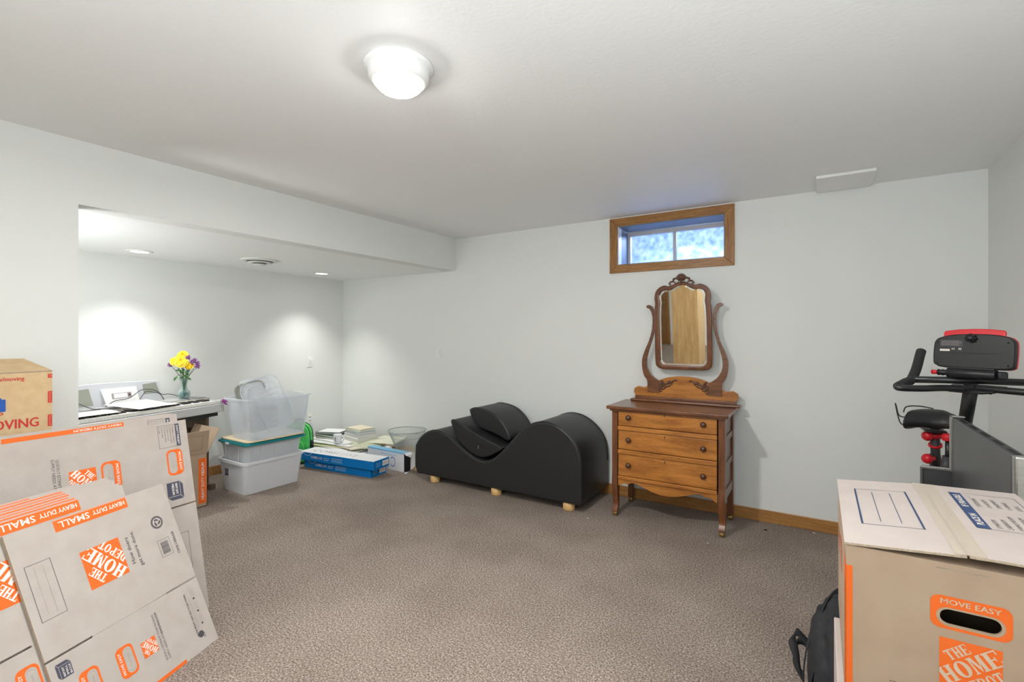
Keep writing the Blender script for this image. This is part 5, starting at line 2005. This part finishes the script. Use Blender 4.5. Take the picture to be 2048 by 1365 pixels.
# ------------------------------------------------------------------ black duffel bag
t = thing('duffel_bag', 'black nylon bag with loose straps on the carpet beside the right cartons', 'bag', (.13, 2.09, 0))
g = G()
bmesh.ops.create_icosphere(g.bm, subdivisions=5, radius=1.0)
from mathutils import noise
for v in g.bm.verts:
    p = v.co.copy()
    q = Vector([math.copysign(abs(c) ** .72, c) for c in p])
    n1_ = noise.noise(p * 1.7 + Vector((3, 1, 7)))
    n2_ = noise.noise(p * 4.5)
    n3_ = abs(noise.noise(p * 3.1 + Vector((9, 2, 4))))
    s = 1 + .10 * n1_ + .05 * n2_ - .08 * n3_
    v.co = Vector((q.x * .165 * s, q.y * .235 * s, max(.0, .20 + q.z * .20 * s)))
g.mi(M_CLOTH)
for f in g.bm.faces:
    f.smooth = True
g.build('bag_body', t)


def ribbon(pts, w, side, m=M_WEB):
    g = G()
    P = catmull(pts, 6)
    A, B = [], []
    sd = Vector(side).normalized() * w / 2
    for k, p in enumerate(P):
        p = Vector(p)
        tw = Matrix.Rotation(.5 * math.sin(k * .35), 3, 'Z')
        A.append((p + tw @ sd, p - tw @ sd))
    k = g.mi(m)
    VS = [[g.bm.verts.new(a), g.bm.verts.new(b)] for a, b in A]
    for U, V_ in zip(VS, VS[1:]):
        f = g.bm.faces.new((U[0], U[1], V_[1], V_[0]))
        f.material_index = k
        f.smooth = True
    o = g.build('strap', t)
    md = o.modifiers.new('thick', 'SOLIDIFY')
    md.thickness = .003
    return o


ribbon([(-.03, .22, .372), (-.09, .12, .372), (-.135, .02, .335), (-.168, -.06, .25), (-.178, -.12, .14), (-.168, -.16, .03)], .042, (.35, .5, .8))
ribbon([(-.165, .02, .22), (-.200, .03, .25), (-.218, .0, .235), (-.200, -.04, .19), (-.18, -.08, .12), (-.175, -.12, .05)], .034, (.3, .9, .4))
ribbon([(-.15, .13, .15), (-.20, .12, .17), (-.215, .08, .12), (-.185, .04, .08)], .026, (.2, .3, .9))
ribbon([(-.02, -.17, .30), (-.09, -.15, .30), (-.145, -.12, .22), (-.165, -.13, .10)], .034, (.4, -.8, .4))
g = G()
g.tube([(-.150, -.165, .085), (-.158, -.175, .065), (-.150, -.19, .045), (-.135, -.20, .02)], [.008, .010, .009, .008], M_BLUEPL, 8)
g.build('blue_buckle', t)

# ------------------------------------------------------------------ crumbs on the carpet
for x, y, s, m, lb in ((-.32, 3.82, .008, M_DEBRIS, 'dark crumb on the carpet right of the dresser'), (-.035, 3.94, .006, M_LINT, 'white fleck on the carpet by the baseboard right of the dresser'),
                       (-1.46, 3.37, .005, M_LINT, 'white fleck on the carpet between chaise and dresser'), (-.62, 3.38, .004, M_LINT, 'white fleck on the carpet before the dresser')):
    g = G()
    bmesh.ops.create_icosphere(g.bm, subdivisions=1, radius=s, matrix=Matrix.Diagonal((1.6, 1, .6, 1)))
    g.mi(m)
    o = g.build('carpet_fleck')
    o.location = (x, y, s * .5)
    tag(o, lb, 'fleck')

# ------------------------------------------------------------------ behind the camera: what the mirror shows
t = thing('pine_cabinet', 'tall knotty pine cabinet, seen only in the dresser mirror', 'cabinet', (-1.90, -.95, 0))
G().b2((-.21, -.30, .09), (.21, .30, 2.30), M_PINE).build('cabinet_body', t, .004)
G().b2((-.20, -.28, 0), (.20, .28, .09), M_STAND).build('plinth', t)
d = bpy.data.objects.new('door_1', None)
COL.objects.link(d)
struct(d)
g = G()
for lo, hi in (((-3.205, BY, 0), (-3.18, BY + .02, 2.1)), ((-2.86, BY, 0), (-2.80, BY + .02, 2.1)), ((-3.205, BY, 2.04), (-2.80, BY + .02, 2.12))):
    g.b2(lo, hi, M_OAKV)
g.build('door_casing', d, .003)
G().b2((-3.18, BY, .01), (-2.86, BY + .012, 2.04), M_DOOR).build('door_panel', d)
G().lathe([(0, .06), (.022, .055), (.026, .04), (.012, .02), (.012, 0)], M_CASTER, seg=16, mx=basis((-2.91, BY + .012, .95), (1, 0, 0), (0, 0, 1), (0, 1, 0))).build('door_handle', d)
